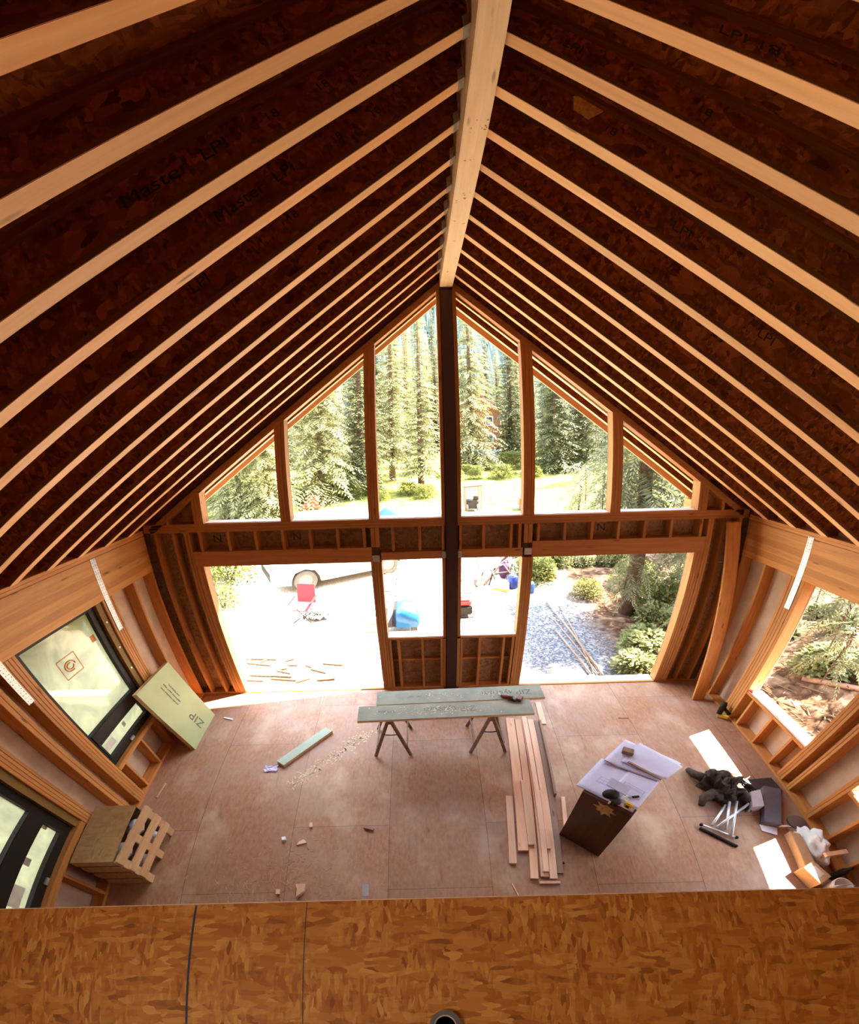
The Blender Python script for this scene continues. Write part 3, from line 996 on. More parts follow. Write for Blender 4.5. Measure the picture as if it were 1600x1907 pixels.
# ---- green panel leaning on the left wall
pb = thing('sheathing_sheet', 'large pale green panel leaning against the left wall', 'panel', (-3.67, -0.98, 0))
b0, b1 = Vector((-3.676, -1.39, 0)), Vector((-3.669, -0.576, 0))
t0, t1 = Vector((-3.955, -1.375, 1.135)), Vector((-3.948, -0.560, 1.115))
nrm = (b1 - b0).cross(t0 - b0).normalized()
if nrm.x > 0:
    nrm = -nrm
MB().prism([b0, b1, t1, t0], nrm * 0.055).build('core', PALLET, pb)
MB().prism([b0 - nrm * 0.0002, b1 - nrm * 0.0002, t1 - nrm * 0.0002, t0 - nrm * 0.0002], -nrm * 0.004).build('green_face', GREEN_SHEET, pb)
ex = (b1 - b0).normalized()
ey = (t0 - b0 - ex * (t0 - b0).dot(ex)).normalized()
ez = ex.cross(ey)
def on_panel(body, size, u, v, rz, mat):
    o = writing(body, size, mat, (0, 0, 0), (0, 0, 0), pb)
    p = b0 + ex * u + ey * v - nrm * 0.0046 - pb.location
    rm = Matrix((ex, ey, ez)).transposed() @ Matrix.Rotation(rz, 3, 'Z')
    o.matrix_local = Matrix.Translation(p) @ rm.to_4x4()
on_panel('ZIP', 0.21, 0.46, 0.23, math.pi / 2, INK_SOFT)
for i, tx in enumerate(('panels installed with', 'approved seam tape', 'and fasteners')):
    on_panel(tx, 0.045, 0.40 + 0.07 * i, 0.80, math.pi / 2 * 0 + math.pi / 2, INK_SOFT)

# ---- short green strip and a scrap of film on the floor
yaw = math.atan2(0.70, 0.56)
green_plank('sheathing_strip', 'short narrow green offcut lying on the open floor', (-2.10, -1.41, 0.0), 0.90, 0.145, 0.05, yaw, face=GREEN_STRIP)
m = MB()
rnd = random.Random(5)
g = 7
vs = [(-2.50 + (i / g - 0.5) * 0.17 + rnd.uniform(-.012, .012), -1.83 + (j_ / g - 0.5) * 0.13 + rnd.uniform(-.012, .012), 0.004 + rnd.uniform(0, 0.02)) for i in range(g + 1) for j_ in range(g + 1)]
fs = [(i * (g + 1) + j_, (i + 1) * (g + 1) + j_, (i + 1) * (g + 1) + j_ + 1, i * (g + 1) + j_ + 1) for i in range(g) for j_ in range(g)]
m.add(vs, fs)
tag(m.build('plastic_scrap', PAPER), 'crumpled bluish plastic scrap at the end of the green strip', 'scrap')

# ---- lumber pile: every board on its own
def board(label, p0, p1, wd, th, z, mat=None, group='boards of the lumber pile'):
    """board between two end middles on the floor plan"""
    a, b = Vector((p0[0], p0[1], 0)), Vector((p1[0], p1[1], 0))
    d = b - a
    mid = (a + b) / 2
    n = Vector((-d.y, d.x, 0)).normalized()
    t = thing('lumber_board', label, 'board', (mid.x, mid.y, z), group=group)
    MB().obox((mid.x, mid.y, z + th / 2), d / 2, n * wd / 2, (0, 0, th / 2)).build('board', mat or LUMBER, t, bevel=0.003)
    return t
Z1 = 0.039
board('wide pale board on the left of the lumber pile, sticking out under the planks', (0.845, -0.90), (0.672, -3.305), 0.118, 0.038, 0)
board('short loose board lying left of the lumber pile', (0.605, -2.46), (0.535, -3.477), 0.082, 0.038, 0)
board('long pale board, second from the left at the bottom of the pile', (0.958, -0.935), (0.752, -3.684), 0.088, 0.038, 0)
board('short board lying on top of the left side of the pile', (0.815, -2.224), (0.764, -3.245), 0.074, 0.038, Z1)
board('long narrow board on top of the middle of the pile', (1.045, -0.91), (0.880, -3.613), 0.064, 0.038, Z1)
board('long pale board in the middle at the bottom of the pile', (1.050, -0.925), (0.868, -3.66), 0.088, 0.038, 0)
board('half length board lying on the right side of the pile', (1.010, -2.40), (0.953, -3.306), 0.050, 0.038, Z1)
board('pinkish board along the right side of the pile', (1.142, -0.945), (0.962, -3.690), 0.085, 0.038, 0)
board('dark weathered board at the right edge of the pile', (1.225, -0.97), (1.048, -3.62), 0.07, 0.030, 0, LUMBER_BROWN)
board('thin dark plank on edge beside the pile', (1.262, -1.007), (1.172, -2.48), 0.030, 0.085, 0, LUMBER_BROWN)
board('short pale board lying alone right of the pile', (1.268, -2.50), (1.205, -3.035), 0.048, 0.038, 0)
board('pale board end lying behind the planks, right of the pile', (1.350, -0.50), (1.318, -1.045), 0.085, 0.02, 0)
board('short crosspiece lying at the near end of the pile', (0.80, -3.730), (1.03, -3.735), 0.035, 0.030, 0)

# ---- plan desk: two end panels and a top
DARKWOOD = wood('dark_stained_veneer', (0.115, 0.038, 0.016), (0.06, 0.018, 0.009), 'Z', 0.4, knots=False)
dk = thing('plan_desk', 'dark brown upright desk covered with drawings', 'desk', (1.32, -3.235, 0))
p0, p1 = Vector((1.124, -3.07, 0)), Vector((1.519, -3.401, 0))
ux = (p1 - p0).normalized()
uy = Vector((-ux.y, ux.x, 0))
DX = (p1 - p0).length
def dpt(u, v, z=0.0):
    return p0 + ux * u + uy * v + Vector((0, 0, z))
def dbox(name, mat, u0, u1, v0, v1, z0, z1, parent, bevel=0.0):
    return MB().obox(dpt((u0 + u1) / 2, (v0 + v1) / 2, (z0 + z1) / 2), ux * (u1 - u0) / 2, uy * (v1 - v0) / 2, (0, 0, (z1 - z0) / 2)).build(name, mat, parent, bevel=bevel)
dbox('front_panel', DARKWOOD, 0, DX, 0, 0.022, 0, 0.945, dk, 0.003)
dbox('back_panel', DARKWOOD, 0.0, DX, 0.60, 0.622, 0, 0.945, dk, 0.003)
dbox('desk_top', DARKWOOD, 0, DX, -0.004, 0.64, 0.946, 0.968, dk, 0.004)
dbox('side_rail', DARKWOOD, DX - 0.03, DX - 0.008, 0.024, 0.598, 0.80, 0.944, dk)
dbox('shelf', DARKWOOD, 0.01, DX - 0.035, 0.024, 0.598, 0.45, 0.47, dk)
tv = []
rnd = random.Random(9)
for i in range(16):
    a_ = 2 * math.pi * i / 16
    rr_ = (0.075 if i % 2 else 0.125) * rnd.uniform(0.8, 1.15)
    tv.append(dpt(0.27 + rr_ * math.cos(a_), -0.0015, min(0.94, 0.86 + rr_ * 0.85 * math.sin(a_))))
o = MB().prism(tv, uy * 0.0012).build('torn_veneer', OSB, dk)
o['label'] = 'pale torn patch near the top edge'
# drawings
def sheet(label, quad, z, lines=True, curl=0.0, seed=0):
    t = thing('drawing_sheet', label, 'paper', dpt(quad[0][0], quad[0][1], z), group='drawings on the desk')
    m = MB()
    n = 10
    vs = []
    rnd = random.Random(seed)
    for i in range(n + 1):
        for j_ in range(n + 1):
            s_, q = i / n, j_ / n
            u = (quad[0][0] * (1 - s_) + quad[1][0] * s_) * (1 - q) + (quad[3][0] * (1 - s_) + quad[2][0] * s_) * q
            v = (quad[0][1] * (1 - s_) + quad[1][1] * s_) * (1 - q) + (quad[3][1] * (1 - s_) + quad[2][1] * s_) * q
            h = z + 0.004 * math.sin(7 * s_ + seed) * math.sin(5 * q + seed) + 0.004
            over = max(0.0, v - 0.70) + max(0.0, -0.03 - u) + max(0, u - DX - 0.05)
            h -= over * over * 0.35 * curl
            vs.append(dpt(u, v, h))
    fs = [(i * (n + 1) + j_, (i + 1) * (n + 1) + j_, (i + 1) * (n + 1) + j_ + 1, i * (n + 1) + j_ + 1) for i in range(n) for j_ in range(n)]
    m.add(vs, fs)
    o = m.build('sheet', PAPER, t, True)
    md = o.modifiers.new('thick', 'SOLIDIFY')
    md.thickness = 0.0012
    if lines:
        def on(s_, q):
            u = (quad[0][0] * (1 - s_) + quad[1][0] * s_) * (1 - q) + (quad[3][0] * (1 - s_) + quad[2][0] * s_) * q
            v = (quad[0][1] * (1 - s_) + quad[1][1] * s_) * (1 - q) + (quad[3][1] * (1 - s_) + quad[2][1] * s_) * q
            return dpt(u, v, z + 0.0092)
        m = MB()
        ss = sorted(rnd.uniform(0.12, 0.88) for _ in range(4))
        qq = sorted(rnd.uniform(0.10, 0.62 if quad[0][1] < 0.3 else 0.40) for _ in range(4))
        for s_ in ss:
            m.bar(on(s_, qq[0] - 0.01), on(s_, qq[-1] + 0.01), 0.0025, 0.0008)
        for q in qq:
            m.bar(on(ss[0] - 0.01, q), on(ss[-1] + 0.01, q), 0.0025, 0.0008)
        m.build('drawing_print', plain('blue_pencil_%d' % seed, (0.30, 0.29, 0.44), 0.8), t)
    return t
sheet('lowest drawing sheet on the desk, spreading past its left edge', ((-0.09, 0.03), (DX - 0.02, 0.035), (DX - 0.01, 0.52), (-0.06, 0.56)), 0.969, curl=0.5, seed=1)
sheet('drawing sheet on the right half of the desk top', ((0.20, 0.10), (DX + 0.0, 0.08), (DX + 0.02, 0.56), (0.24, 0.60)), 0.979, curl=0.5, seed=2)
sheet('big top drawing sheet hanging over the far end of the desk', ((-0.03, 0.50), (DX + 0.02, 0.56), (DX + 0.10, 0.98), (0.02, 1.00)), 0.989, curl=0.6, seed=3)
sheet('upper sheet curling off the far right corner of the desk', ((0.12, 0.60), (DX + 0.06, 0.62), (DX + 0.13, 0.93), (0.16, 1.04)), 0.999, lines=False, curl=0.7, seed=4)
def on_desk(name, label, cat, u, v, z):
    return thing(name, label, cat, dpt(u, v, z))
k = on_desk('wood_block', 'brown wood block weighing down the drawings', 'block', 0.12, 0.78, 0.99)
MB().obox(dpt(0.12, 0.76, 1.035), ux * 0.055 + uy * 0.01, uy * 0.04 - ux * 0.01, (0, 0, 0.025)).build('block', LUMBER_BROWN, k, bevel=0.006)
k = on_desk('notched_stick', 'thin dark strip lying across the drawings', 'strip', 0.36, 0.62, 0.99)
MB().bar(dpt(0.18, 0.63, 1.013), dpt(0.54, 0.585, 1.013), 0.022, 0.014).build('strip', LUMBER_BROWN, k)
k = on_desk('pencil', 'short red pencil lying on the drawings', 'pencil', 0.05, 0.52, 1.0)
MB().tube([dpt(-0.02, 0.515, 1.008), dpt(0.10, 0.50, 1.008)], 0.005, 6).build('shaft', plain('pencil_red', (0.45, 0.12, 0.06), 0.5), k)
MB().tube([dpt(0.10, 0.50, 1.008), dpt(0.118, 0.498, 1.008)], [0.005, 0.0006], 6).build('tip', OSB, k)
k = on_desk('cap', 'black cap lying at the front edge of the desk', 'cap', 0.24, 0.10, 0.98)
MB().ball(dpt(0.235, 0.115, 0.992), (0.085, 0.06, 0.045), 14, 8).build('crown', BLACK, k, True)
MB().ball(dpt(0.31, 0.055, 0.992), (0.055, 0.05, 0.012), 12, 6).build('peak', BLACK, k, True)
k = on_desk('notepad', 'small white notepad tilted over the black cap', 'notepad', 0.26, 0.20, 1.0)
MB().obox(dpt(0.25, 0.21, 1.045), ux * 0.105 - uy * 0.01, uy * 0.05 + Vector((0, 0, 0.012)), (0, 0, 0.005)).build('pad', PAPER, k)
k = on_desk('tape_measure', 'yellow tape measure standing on the front right corner', 'tape measure', 0.44, 0.06, 0.985)
MB().obox(dpt(0.425, 0.055, 1.022), ux * 0.036, uy * 0.022, (0, 0, 0.036)).build('case', YELLOW, k, bevel=0.012)
MB().obox(dpt(0.425, 0.031, 1.024), ux * 0.017, uy * 0.0015, (0, 0, 0.017)).build('badge', BLACK, k)
MB().obox(dpt(0.47, 0.055, 0.99), ux * 0.011, uy * 0.012, (0, 0, 0.002)).build('blade_tab', STEEL, k)
k = on_desk('knife', 'small black and steel knife lying on a folded note', 'knife', 0.42, 0.21, 0.985)
MB().bar(dpt(0.41, 0.20, 0.995), dpt(0.46, 0.25, 0.995), 0.024, 0.016).build('grip', BLACK, k, bevel=0.004)
MB().bar(dpt(0.385, 0.175, 0.993), dpt(0.41, 0.20, 0.993), 0.012, 0.003).build('blade', STEEL, k)
k = on_desk('folded_note', 'small folded note under the knife', 'paper', 0.37, 0.20, 0.985)
MB().obox(dpt(0.365, 0.165, 0.988), ux * 0.035, uy * 0.045, (0, 0, 0.0015)).build('note', WHITE, k)
k = on_desk('glue_stub', 'tiny cream stub standing on the desk front edge', 'stub', 0.275, 0.01, 0.968)
MB().lathe([(0.010, 0), (0.010, 0.03), (0.006, 0.035)], tuple(dpt(0.27, 0.012, 0.9685)), 10).build('stub', WHITE, k)

# ---- crate standing on edge at the left wall, pallet side facing the room
cr = thing('pallet_crate', 'pallet crate tipped on its side by the left wall', 'crate', (-3.50, -3.22, 0))
def face(y, z, x=0.0):
    """point on the pallet face: from the near floor corner"""
    return Vector((-3.538 + (y + 3.60) * 0.1 + x, y, z))
PB = MB()
ya, yb = -3.60, -2.85
box('crate_panel', CRATE, -4.02, -3.585, ya, yb, 0.600, 0.615, cr)
box('crate_panel', CRATE, -4.02, -3.585, yb - 0.014, yb, 0.0, 0.598, cr)
box('crate_panel', CRATE, -4.02, -4.005, ya + 0.016, yb - 0.016, 0.0, 0.598, cr)
for z0, z1 in ((0.02, 0.10), (0.17, 0.29), (0.36, 0.46), (0.52, 0.598)):
    box('crate_slat', PALLET, -4.02, -3.585, ya, ya + 0.016, z0, z1, cr)
def facebar(name, y0, y1, z0, z1, x0, x1):
    vs = [face(y, z, x) for y in (y0, y1) for z in (z0, z1) for x in (x0, x1)]
    return MB().add(vs, [(0, 1, 3, 2), (4, 6, 7, 5), (0, 4, 5, 1), (2, 3, 7, 6), (0, 2, 6, 4), (1, 5, 7, 3)]).build(name, PALLET, cr, bevel=0.003)
for y0, y1 in ((-3.60, -3.50), (-3.275, -3.18), (-2.945, -2.85)):
    facebar('pallet_cross_board', y0, y1, 0.0, 0.598, -0.045, -0.022)
for z0, z1 in ((0.505, 0.615), (0.315, 0.42), (0.14, 0.25)):
    facebar('pallet_board', ya, yb, z0, z1, -0.0215, 0.0)
WB = plain('white_sack', (0.60, 0.60, 0.64), 0.6)
for i, (y, z, r_) in enumerate(((-3.06, 0.42, 0.085), (-3.38, 0.42, 0.085), (-3.06, 0.12, 0.09), (-3.38, 0.12, 0.09))):
    m = MB()
    m.tube([face(y - 0.09, z, -0.16), face(y, z + 0.01, -0.14), face(y + 0.09, z, -0.16)], [r_ * 0.7, r_, r_ * 0.75], 12)
    lab = ('white sack seen through the far upper gap of the pallet', 'white sack seen through the near upper gap of the pallet', 'white sack seen through the far lower gap of the pallet', 'white sack seen through the near lower gap of the pallet')[i]
    tag(m.build('sack', WB, None, True), lab, 'sack', 'white sacks inside the crate')

# ---- heap by the right wall
rnd = random.Random(21)
CLOTH = plain('dark_cloth', (0.055, 0.036, 0.025), 0.9, vary=0.4, scale=20)
jk = thing('jacket', 'crumpled dark jacket heaped on the floor by the sun patch', 'jacket', (3.22, -2.45, 0))
m = MB()
NU, NV = 40, 26
vs = []
for j_ in range(NV + 1):
    th = math.pi * 0.5 * j_ / NV
    for i in range(NU):
        ph = 2 * math.pi * i / NU
        d3 = Vector((math.sin(th) * math.cos(ph), math.sin(th) * math.sin(ph), math.cos(th)))
        r_ = 1 + 0.55 * noise.noise(d3 * 2.6) + 0.26 * noise.noise(d3 * 5.0) + 0.06 * noise.noise(d3 * 13.0)
        vs.append((3.24 + 0.23 * r_ * d3.x, -2.45 + 0.24 * r_ * d3.y, max(0.0, 0.23 * r_ * d3.z * (1 + 0.3 * noise.noise(d3 * 5)))))
fs = [(j_ * NU + i, (j_ + 1) * NU + i, (j_ + 1) * NU + (i + 1) % NU, j_ * NU + (i + 1) % NU) for j_ in range(NV) for i in range(NU)]
m.add(vs, fs)
m.build('jacket_body', CLOTH, jk, True)
for i, pts in enumerate((((3.10, -2.32, 0.10), (2.99, -2.20, 0.07), (2.97, -2.08, 0.03)), ((3.08, -2.55, 0.10), (2.95, -2.60, 0.06), (2.90, -2.70, 0.03)), ((3.38, -2.60, 0.10), (3.47, -2.72, 0.06), (3.42, -2.80, 0.03)))):
    MB().tube(pts, [0.07, 0.055, 0.035], 9).build('sleeve' if i < 2 else 'strap', CLOTH, jk, True)
cb = thing('cable', 'tangled dark cable over the jacket', 'cable', (3.40, -2.50, 0))
m = MB()
for q in range(3):
    pts = []
    for i in range(40):
        a_ = i * 0.42 + q * 2
        pts.append((3.42 + (0.16 + 0.02 * q) * math.cos(a_) + 0.02 * math.sin(a_ * 2.3), -2.52 + 0.15 * math.sin(a_), 0.03 + 0.17 * max(0, math.cos(a_ - 2.6)) + 0.012 * q + 0.012 * (i % 5)))
    m.tube(pts, 0.009, 5)
m.build('cord', BLACK, cb, True)

ALU = plain('pale_aluminium', (0.66, 0.70, 0.72), 0.35, 0.6)
sd = thing('folding_stand', 'folded silver work stand lying beside the jacket', 'stand', (3.05, -3.0, 0))
for i, (a_, b_) in enumerate((((3.20, -2.70, 0.10), (3.035, -3.085, 0.05)), ((3.17, -2.72, 0.06), (2.90, -3.02, 0.05)), ((3.28, -2.70, 0.11), (3.06, -3.19, 0.05)), ((3.41, -2.74, 0.10), (2.93, -3.06, 0.07)))):
    MB().tube([a_, b_], 0.016, 8).build('leg', ALU, sd, True)
MB().tube([(2.765, -3.040, 0.022), (3.09, -3.315, 0.022)], 0.019, 8).build('foot_bar', BLACK, sd, True)
MB().tube([(2.80, -3.005, 0.035), (3.13, -3.205, 0.035)], 0.013, 8).build('cross_bar', ALU, sd, True)
for p in ((2.79, -3.0, 0.035), (3.125, -3.20, 0.035), (3.085, -3.31, 0.022)):
    MB().ball(p, 0.022, 8, 6).build('rubber_foot', BLACK, sd, True)

GREY_BOARD = plain('blue_grey_board', (0.105, 0.092, 0.105), 0.6)
BLACK_BOARD = plain('black_board', (0.035, 0.026, 0.024), 0.6)
def slab(name, label, cat, pts, up, mat):
    t = thing(name, label, cat, pts[0])
    MB().prism(pts, up).build('board', mat, t)
    return t
slab('dark_board', 'black square board lying flat against the right wall plate', 'board', [(3.60, -2.29, 0.004), (3.955, -2.262, 0.004), (3.985, -2.50, 0.004), (3.70, -2.66, 0.004)], (0, 0, 0.02), BLACK_BOARD)
bx = thing('grey_carton', 'long blue grey carton lying with its end torn open', 'carton', (3.68, -2.80, 0))
a0, a1, a2, a3 = [Vector(p) for p in ((3.735, -2.44, 0.0), (3.915, -2.50, 0.0), (3.665, -3.06, 0.0), (3.485, -3.00, 0.0))]
MB().prism([a0, a1, a2, a3], (0, 0, 0.085)).build('body', GREY_BOARD, bx, bevel=0.004)
CARD = plain('brown_cardboard', (0.52, 0.34, 0.18), 0.8)
m = MB()
for pts in ([a3 + Vector((0, 0, 0.001)), a2 + Vector((0, 0, 0.001)), a2 + Vector((-0.05, -0.11, 0.012)), a3 + Vector((-0.02, -0.10, 0.012))],
            [a2 + Vector((0.002, 0, 0.02)), a2 + Vector((0.002, 0, 0.082)), a2 + Vector((0.10, -0.03, 0.075)), a2 + Vector((0.11, 0.03, 0.02))]):
    m.prism(pts, (0, 0, 0.004))
m.build('flap', WHITE, bx)
sc_ = thing('grey_box', 'small mauve box between the jacket and the long carton', 'box', (3.52, -2.68, 0))
MB().prism([(3.48, -2.57, 0.0), (3.62, -2.535, 0.0), (3.545, -2.80, 0.0), (3.40, -2.815, 0.0)], (0, 0, 0.14)).build('carton', plain('mauve_board', (0.42, 0.34, 0.34), 0.7), sc_, bevel=0.004)
t = thing('steel_sheet', 'bent bright metal scrap between the jacket and the black board', 'metal scrap', (3.50, -2.33, 0))
MB().prism([(3.40, -2.40, 0.02), (3.62, -2.30, 0.10), (3.50, -2.38, 0.05)], (0.01, 0.01, 0.006)).build('sheet', STEEL, t)
t = thing('bucket_lid', 'dark oval lid lying by the right wall plate', 'lid', (3.92, -2.985, 0))
MB().lathe([(0.105, 0.0), (0.108, 0.012), (0.10, 0.018), (0.02, 0.016)], (3.925, -2.985, 0.001), 24).build('lid', plain('dull_brown_lid', (0.16, 0.10, 0.08), 0.7), t, True)
# sunlit clutter at the bottom right corner
t = thing('long_carton', 'long tan carton lying beside the sunlit clutter', 'carton', (3.72, -3.4, 0))
MB().prism([(3.70, -3.16, 0.0), (3.80, -3.20, 0.0), (3.80, -3.60, 0.0), (3.68, -3.64, 0.0)], (0, 0, 0.10)).build('carton', CARD, t, bevel=0.004)
t = thing('cardboard_box', 'small brown cardboard box at the loft edge, in sunlight', 'box', (3.72, -3.70, 0))
MB().prism([(3.60, -3.68, 0.0), (3.735, -3.60, 0.0), (3.845, -3.80, 0.0), (3.70, -3.89, 0.0)], (0, 0, 0.16)).build('box', CARD, t, bevel=0.004)
MB().prism([(3.655, -3.70, 0.1605), (3.72, -3.66, 0.1605), (3.78, -3.77, 0.1605), (3.715, -3.81, 0.1605)], (0, 0, 0.001)).build('label', LABEL, t)
SACK = plain('white_plastic_sack', (0.80, 0.80, 0.78), 0.5)
t = thing('white_sack', 'large white plastic sack in the sun by the right wall', 'sack', (3.92, -3.38, 0))
m = MB()
vs = []
for j_ in range(15):
    th = math.pi * 0.5 * j_ / 14
    for i in range(28):
        ph = 2 * math.pi * i / 28
        d3 = Vector((math.sin(th) * math.cos(ph), math.sin(th) * math.sin(ph), math.cos(th)))
        r_ = 1 + 0.3 * noise.noise(d3 * 3 + Vector((5, 2, 1))) + 0.12 * noise.noise(d3 * 9)
        vs.append((3.91 + 0.105 * r_ * d3.x, -3.36 + 0.26 * r_ * d3.y, max(0.0, 0.20 * r_ * d3.z)))
m.add(vs, [(j_ * 28 + i, (j_ + 1) * 28 + i, (j_ + 1) * 28 + (i + 1) % 28, j_ * 28 + (i + 1) % 28) for j_ in range(14) for i in range(28)])
m.build('sack', SACK, t, True)
t = thing('bottle', 'dark tall bottle standing behind the cardboard box', 'bottle', (3.985, -3.76, 0))
MB().lathe([(0.035, 0), (0.038, 0.01), (0.038, 0.18), (0.014, 0.23), (0.014, 0.27)], (3.985, -3.75, 0.001), 14).build('glass', BLACK, t, True)
t = thing('white_tub', 'white plastic tub with a wire handle by the right wall', 'tub', (3.90, -3.90, 0))
MB().lathe([(0.085, 0), (0.10, 0.17), (0.104, 0.18), (0.09, 0.18), (0.08, 0.02)], (3.905, -3.93, 0.001), 20).build('tub', SACK, t, True)
MB().tube([(3.905 + 0.105 * math.cos(a_), -3.93, 0.17 + 0.06 * math.sin(a_)) for a_ in [math.pi * i / 10 for i in range(11)]], 0.004, 5).build('handle', STEEL, t)
t = thing('lumber_board', 'short board lying across the sunlit clutter to the right wall', 'board', (3.95, -3.58, 0.2), group=None)
MB().bar((3.80, -3.565, 0.245), (4.038, -3.53, 0.245), 0.05, 0.03).build('board', LUMBER, t)

# ---- nail gun on the right wall plate, spirit level on the window sill
ng = thing('nail_gun', 'black and yellow nail gun standing at the right wall plate', 'nail gun', (3.94, -0.95, 0))
MB().tube([(3.90, -0.97, 0.06), (3.95, -0.90, 0.20), (3.965, -0.88, 0.24)], [0.035, 0.045, 0.03], 10).build('body', BLACK, ng, True)
MB().tube([(3.96, -0.92, 0.15), (4.00, -1.04, 0.10)], [0.022, 0.026], 8).build('grip', BLACK, ng, True)
MB().bar((3.90, -0.98, 0.035), (3.99, -1.06, 0.06), 0.03, 0.055).build('magazine', YELLOW, ng, bevel=0.004)
MB().tube([(3.895, -0.98, 0.002), (3.90, -0.972, 0.055)], [0.01, 0.018], 8).build('nose', STEEL, ng)
lv = thing('spirit_level', 'long pale spirit level with red end lying on the right window sill', 'spirit level', (4.075, -1.6, 0.5905))
box('beam', WHITE, 4.056, 4.084, -2.185, -1.095, 0.5905, 0.612, lv, bevel=0.002)
box('end_cap', RED, 4.054, 4.086, -1.094, -1.03, 0.5905, 0.614, lv, bevel=0.004)
box('vial', YELLOW, 4.0535, 4.0555, -1.66, -1.60, 0.595, 0.609, lv)

# ---- scraps and shavings on the open floor
def scrap(name, label, c, sx, sy, sz, yaw, mat, shape=None):
    ca, sa = math.cos(yaw), math.sin(yaw)
    if shape:
        pts = [(c[0] + x * ca - y * sa, c[1] + x * sa + y * ca, 0.0005) for x, y in shape]
        o = MB().prism(pts, (0, 0, sz)).build(name, mat)
    else:
        o = MB().obox((c[0], c[1], sz / 2 + 0.0005), (sx / 2 * ca, sx / 2 * sa, 0), (-sy / 2 * sa, sy / 2 * ca, 0), (0, 0, sz / 2)).build(name, mat, bevel=0.002)
    return tag(o, label, 'offcut')
scrap('wood_cube', 'tiny white wood cube on the floor', (-2.121, -3.04), 0.045, 0.05, 0.04, 0.2, WHITE)
scrap('wood_chip', 'pale upright block, farthest of the small floor offcuts', (-1.824, -2.84), 0.035, 0.07, 0.03, 0.1, LUMBER)
scrap('wood_chip', 'flat angular chip right of the white cube', (-1.905, -3.10), 0, 0, 0.018, 0, LUMBER, [(-0.06, -0.03), (0.06, 0.0), (0.02, 0.05), (-0.03, 0.02)])
scrap('wood_sliver', 'thin dark sliver beside the angular chip', (-1.834, -3.165), 0.012, 0.07, 0.008, 0.5, LUMBER_BROWN)
scrap('wood_stub', 'dark brown stub of a stick alone on the floor', (-1.12, -2.912), 0.125, 0.034, 0.03, -0.35, LUMBER_BROWN)
scrap('wood_wedge', 'pale pointed wedge of wood close to the loft edge', (-1.853, -3.74), 0, 0, 0.05, 0, LUMBER, [(-0.055, 0.06), (0.06, 0.06), (0.05, -0.03), (-0.03, -0.10), (-0.03, 0.0)])
scrap('wood_block', 'small brown block left of the pale wedge', (-2.10, -3.765), 0.04, 0.06, 0.035, 0.0, LUMBER)
scrap('tape_strip', 'flat grey strip crossing the seam near the loft edge', (-1.127, -3.765), 0.075, 0.15, 0.003, 0.03, plain('grey_tape', (0.34, 0.31, 0.31), 0.6))
scrap('wood_sliver', 'white splinter near the green leaning panel', (-3.42, -0.69), 0.16, 0.03, 0.012, -0.35, WHITE)
scrap('wood_sliver', 'dark thin sliver lying alone on the right floor', (2.528, -0.941), 0.15, 0.02, 0.01, -0.06, LUMBER_BROWN)
scrap('wood_sliver', 'long thin stick on the floor left of the lumber pile end', (0.53, -3.80), 0.012, 0.17, 0.008, 0.35, LUMBER)
scrap('wood_sliver', 'pale stick lying by the left wall plate', (-3.86, -2.18), 0.014, 0.26, 0.012, -0.12, LUMBER)
scrap('dark_pebble', 'small black lump right of the lumber pile end', (1.10, -3.48), 0.03, 0.025, 0.02, 0.3, BLACK)
rnd = random.Random(31)
m = MB()
for i in range(420):
    u, v = rnd.gauss(-2.05, 0.42), rnd.gauss(-3.55, 0.22)
    if v < -4.3:
        continue
    s_ = rnd.uniform(0.002, 0.008)
    a_ = rnd.uniform(0, 3.14)
    k_ = rnd.uniform(1.5, 6)
    m.obox((u, v, 0.002), (s_ * k_ * math.cos(a_), s_ * k_ * math.sin(a_), 0), (-s_ * 0.4 * math.sin(a_), s_ * 0.4 * math.cos(a_), 0), (0, 0, 0.0014))
tag(m.build('wood_shavings', SHAVE), 'curly wood shavings strewn on the floor near the loft edge', 'shavings', kind='stuff')
m = MB()
for i in range(340):
    t_ = rnd.random()
    x, y = -1.22 - 0.95 * t_ + rnd.gauss(0, 0.06), -1.10 - 1.05 * t_ + rnd.gauss(0, 0.05)
    s_ = rnd.uniform(0.003, 0.010)
    a_ = rnd.uniform(0, 3.14)
    m.obox((x, y, 0.0014), (s_ * 2 * math.cos(a_), s_ * 2 * math.sin(a_), 0), (-s_ * math.sin(a_), s_ * math.cos(a_), 0), (0, 0, 0.0009))
tag(m.build('sawdust', DUST), 'pale trail of sawdust between the strip and the sawhorse', 'sawdust', kind='stuff')

# ---- roll of tape at the bottom edge of the picture, on the loft floor
t = thing('tape_roll', 'dark round tape roll lying on the loft floor at the bottom edge', 'tape roll', (-0.335, -5.385, 2.7505))
m = MB()
c = (-0.335, -5.395, 2.7505)
m.lathe([(0.045, 0.0), (0.062, 0.0), (0.062, 0.025), (0.045, 0.025), (0.045, 0.0)], c, 32)
m.build('roll', plain('dull_tape', (0.13, 0.09, 0.05), 0.5), t)
MB().lathe([(0.040, 0.0), (0.0445, 0.0), (0.0445, 0.024), (0.040, 0.024), (0.040, 0.0)], c, 32).build('core', CARD, t)
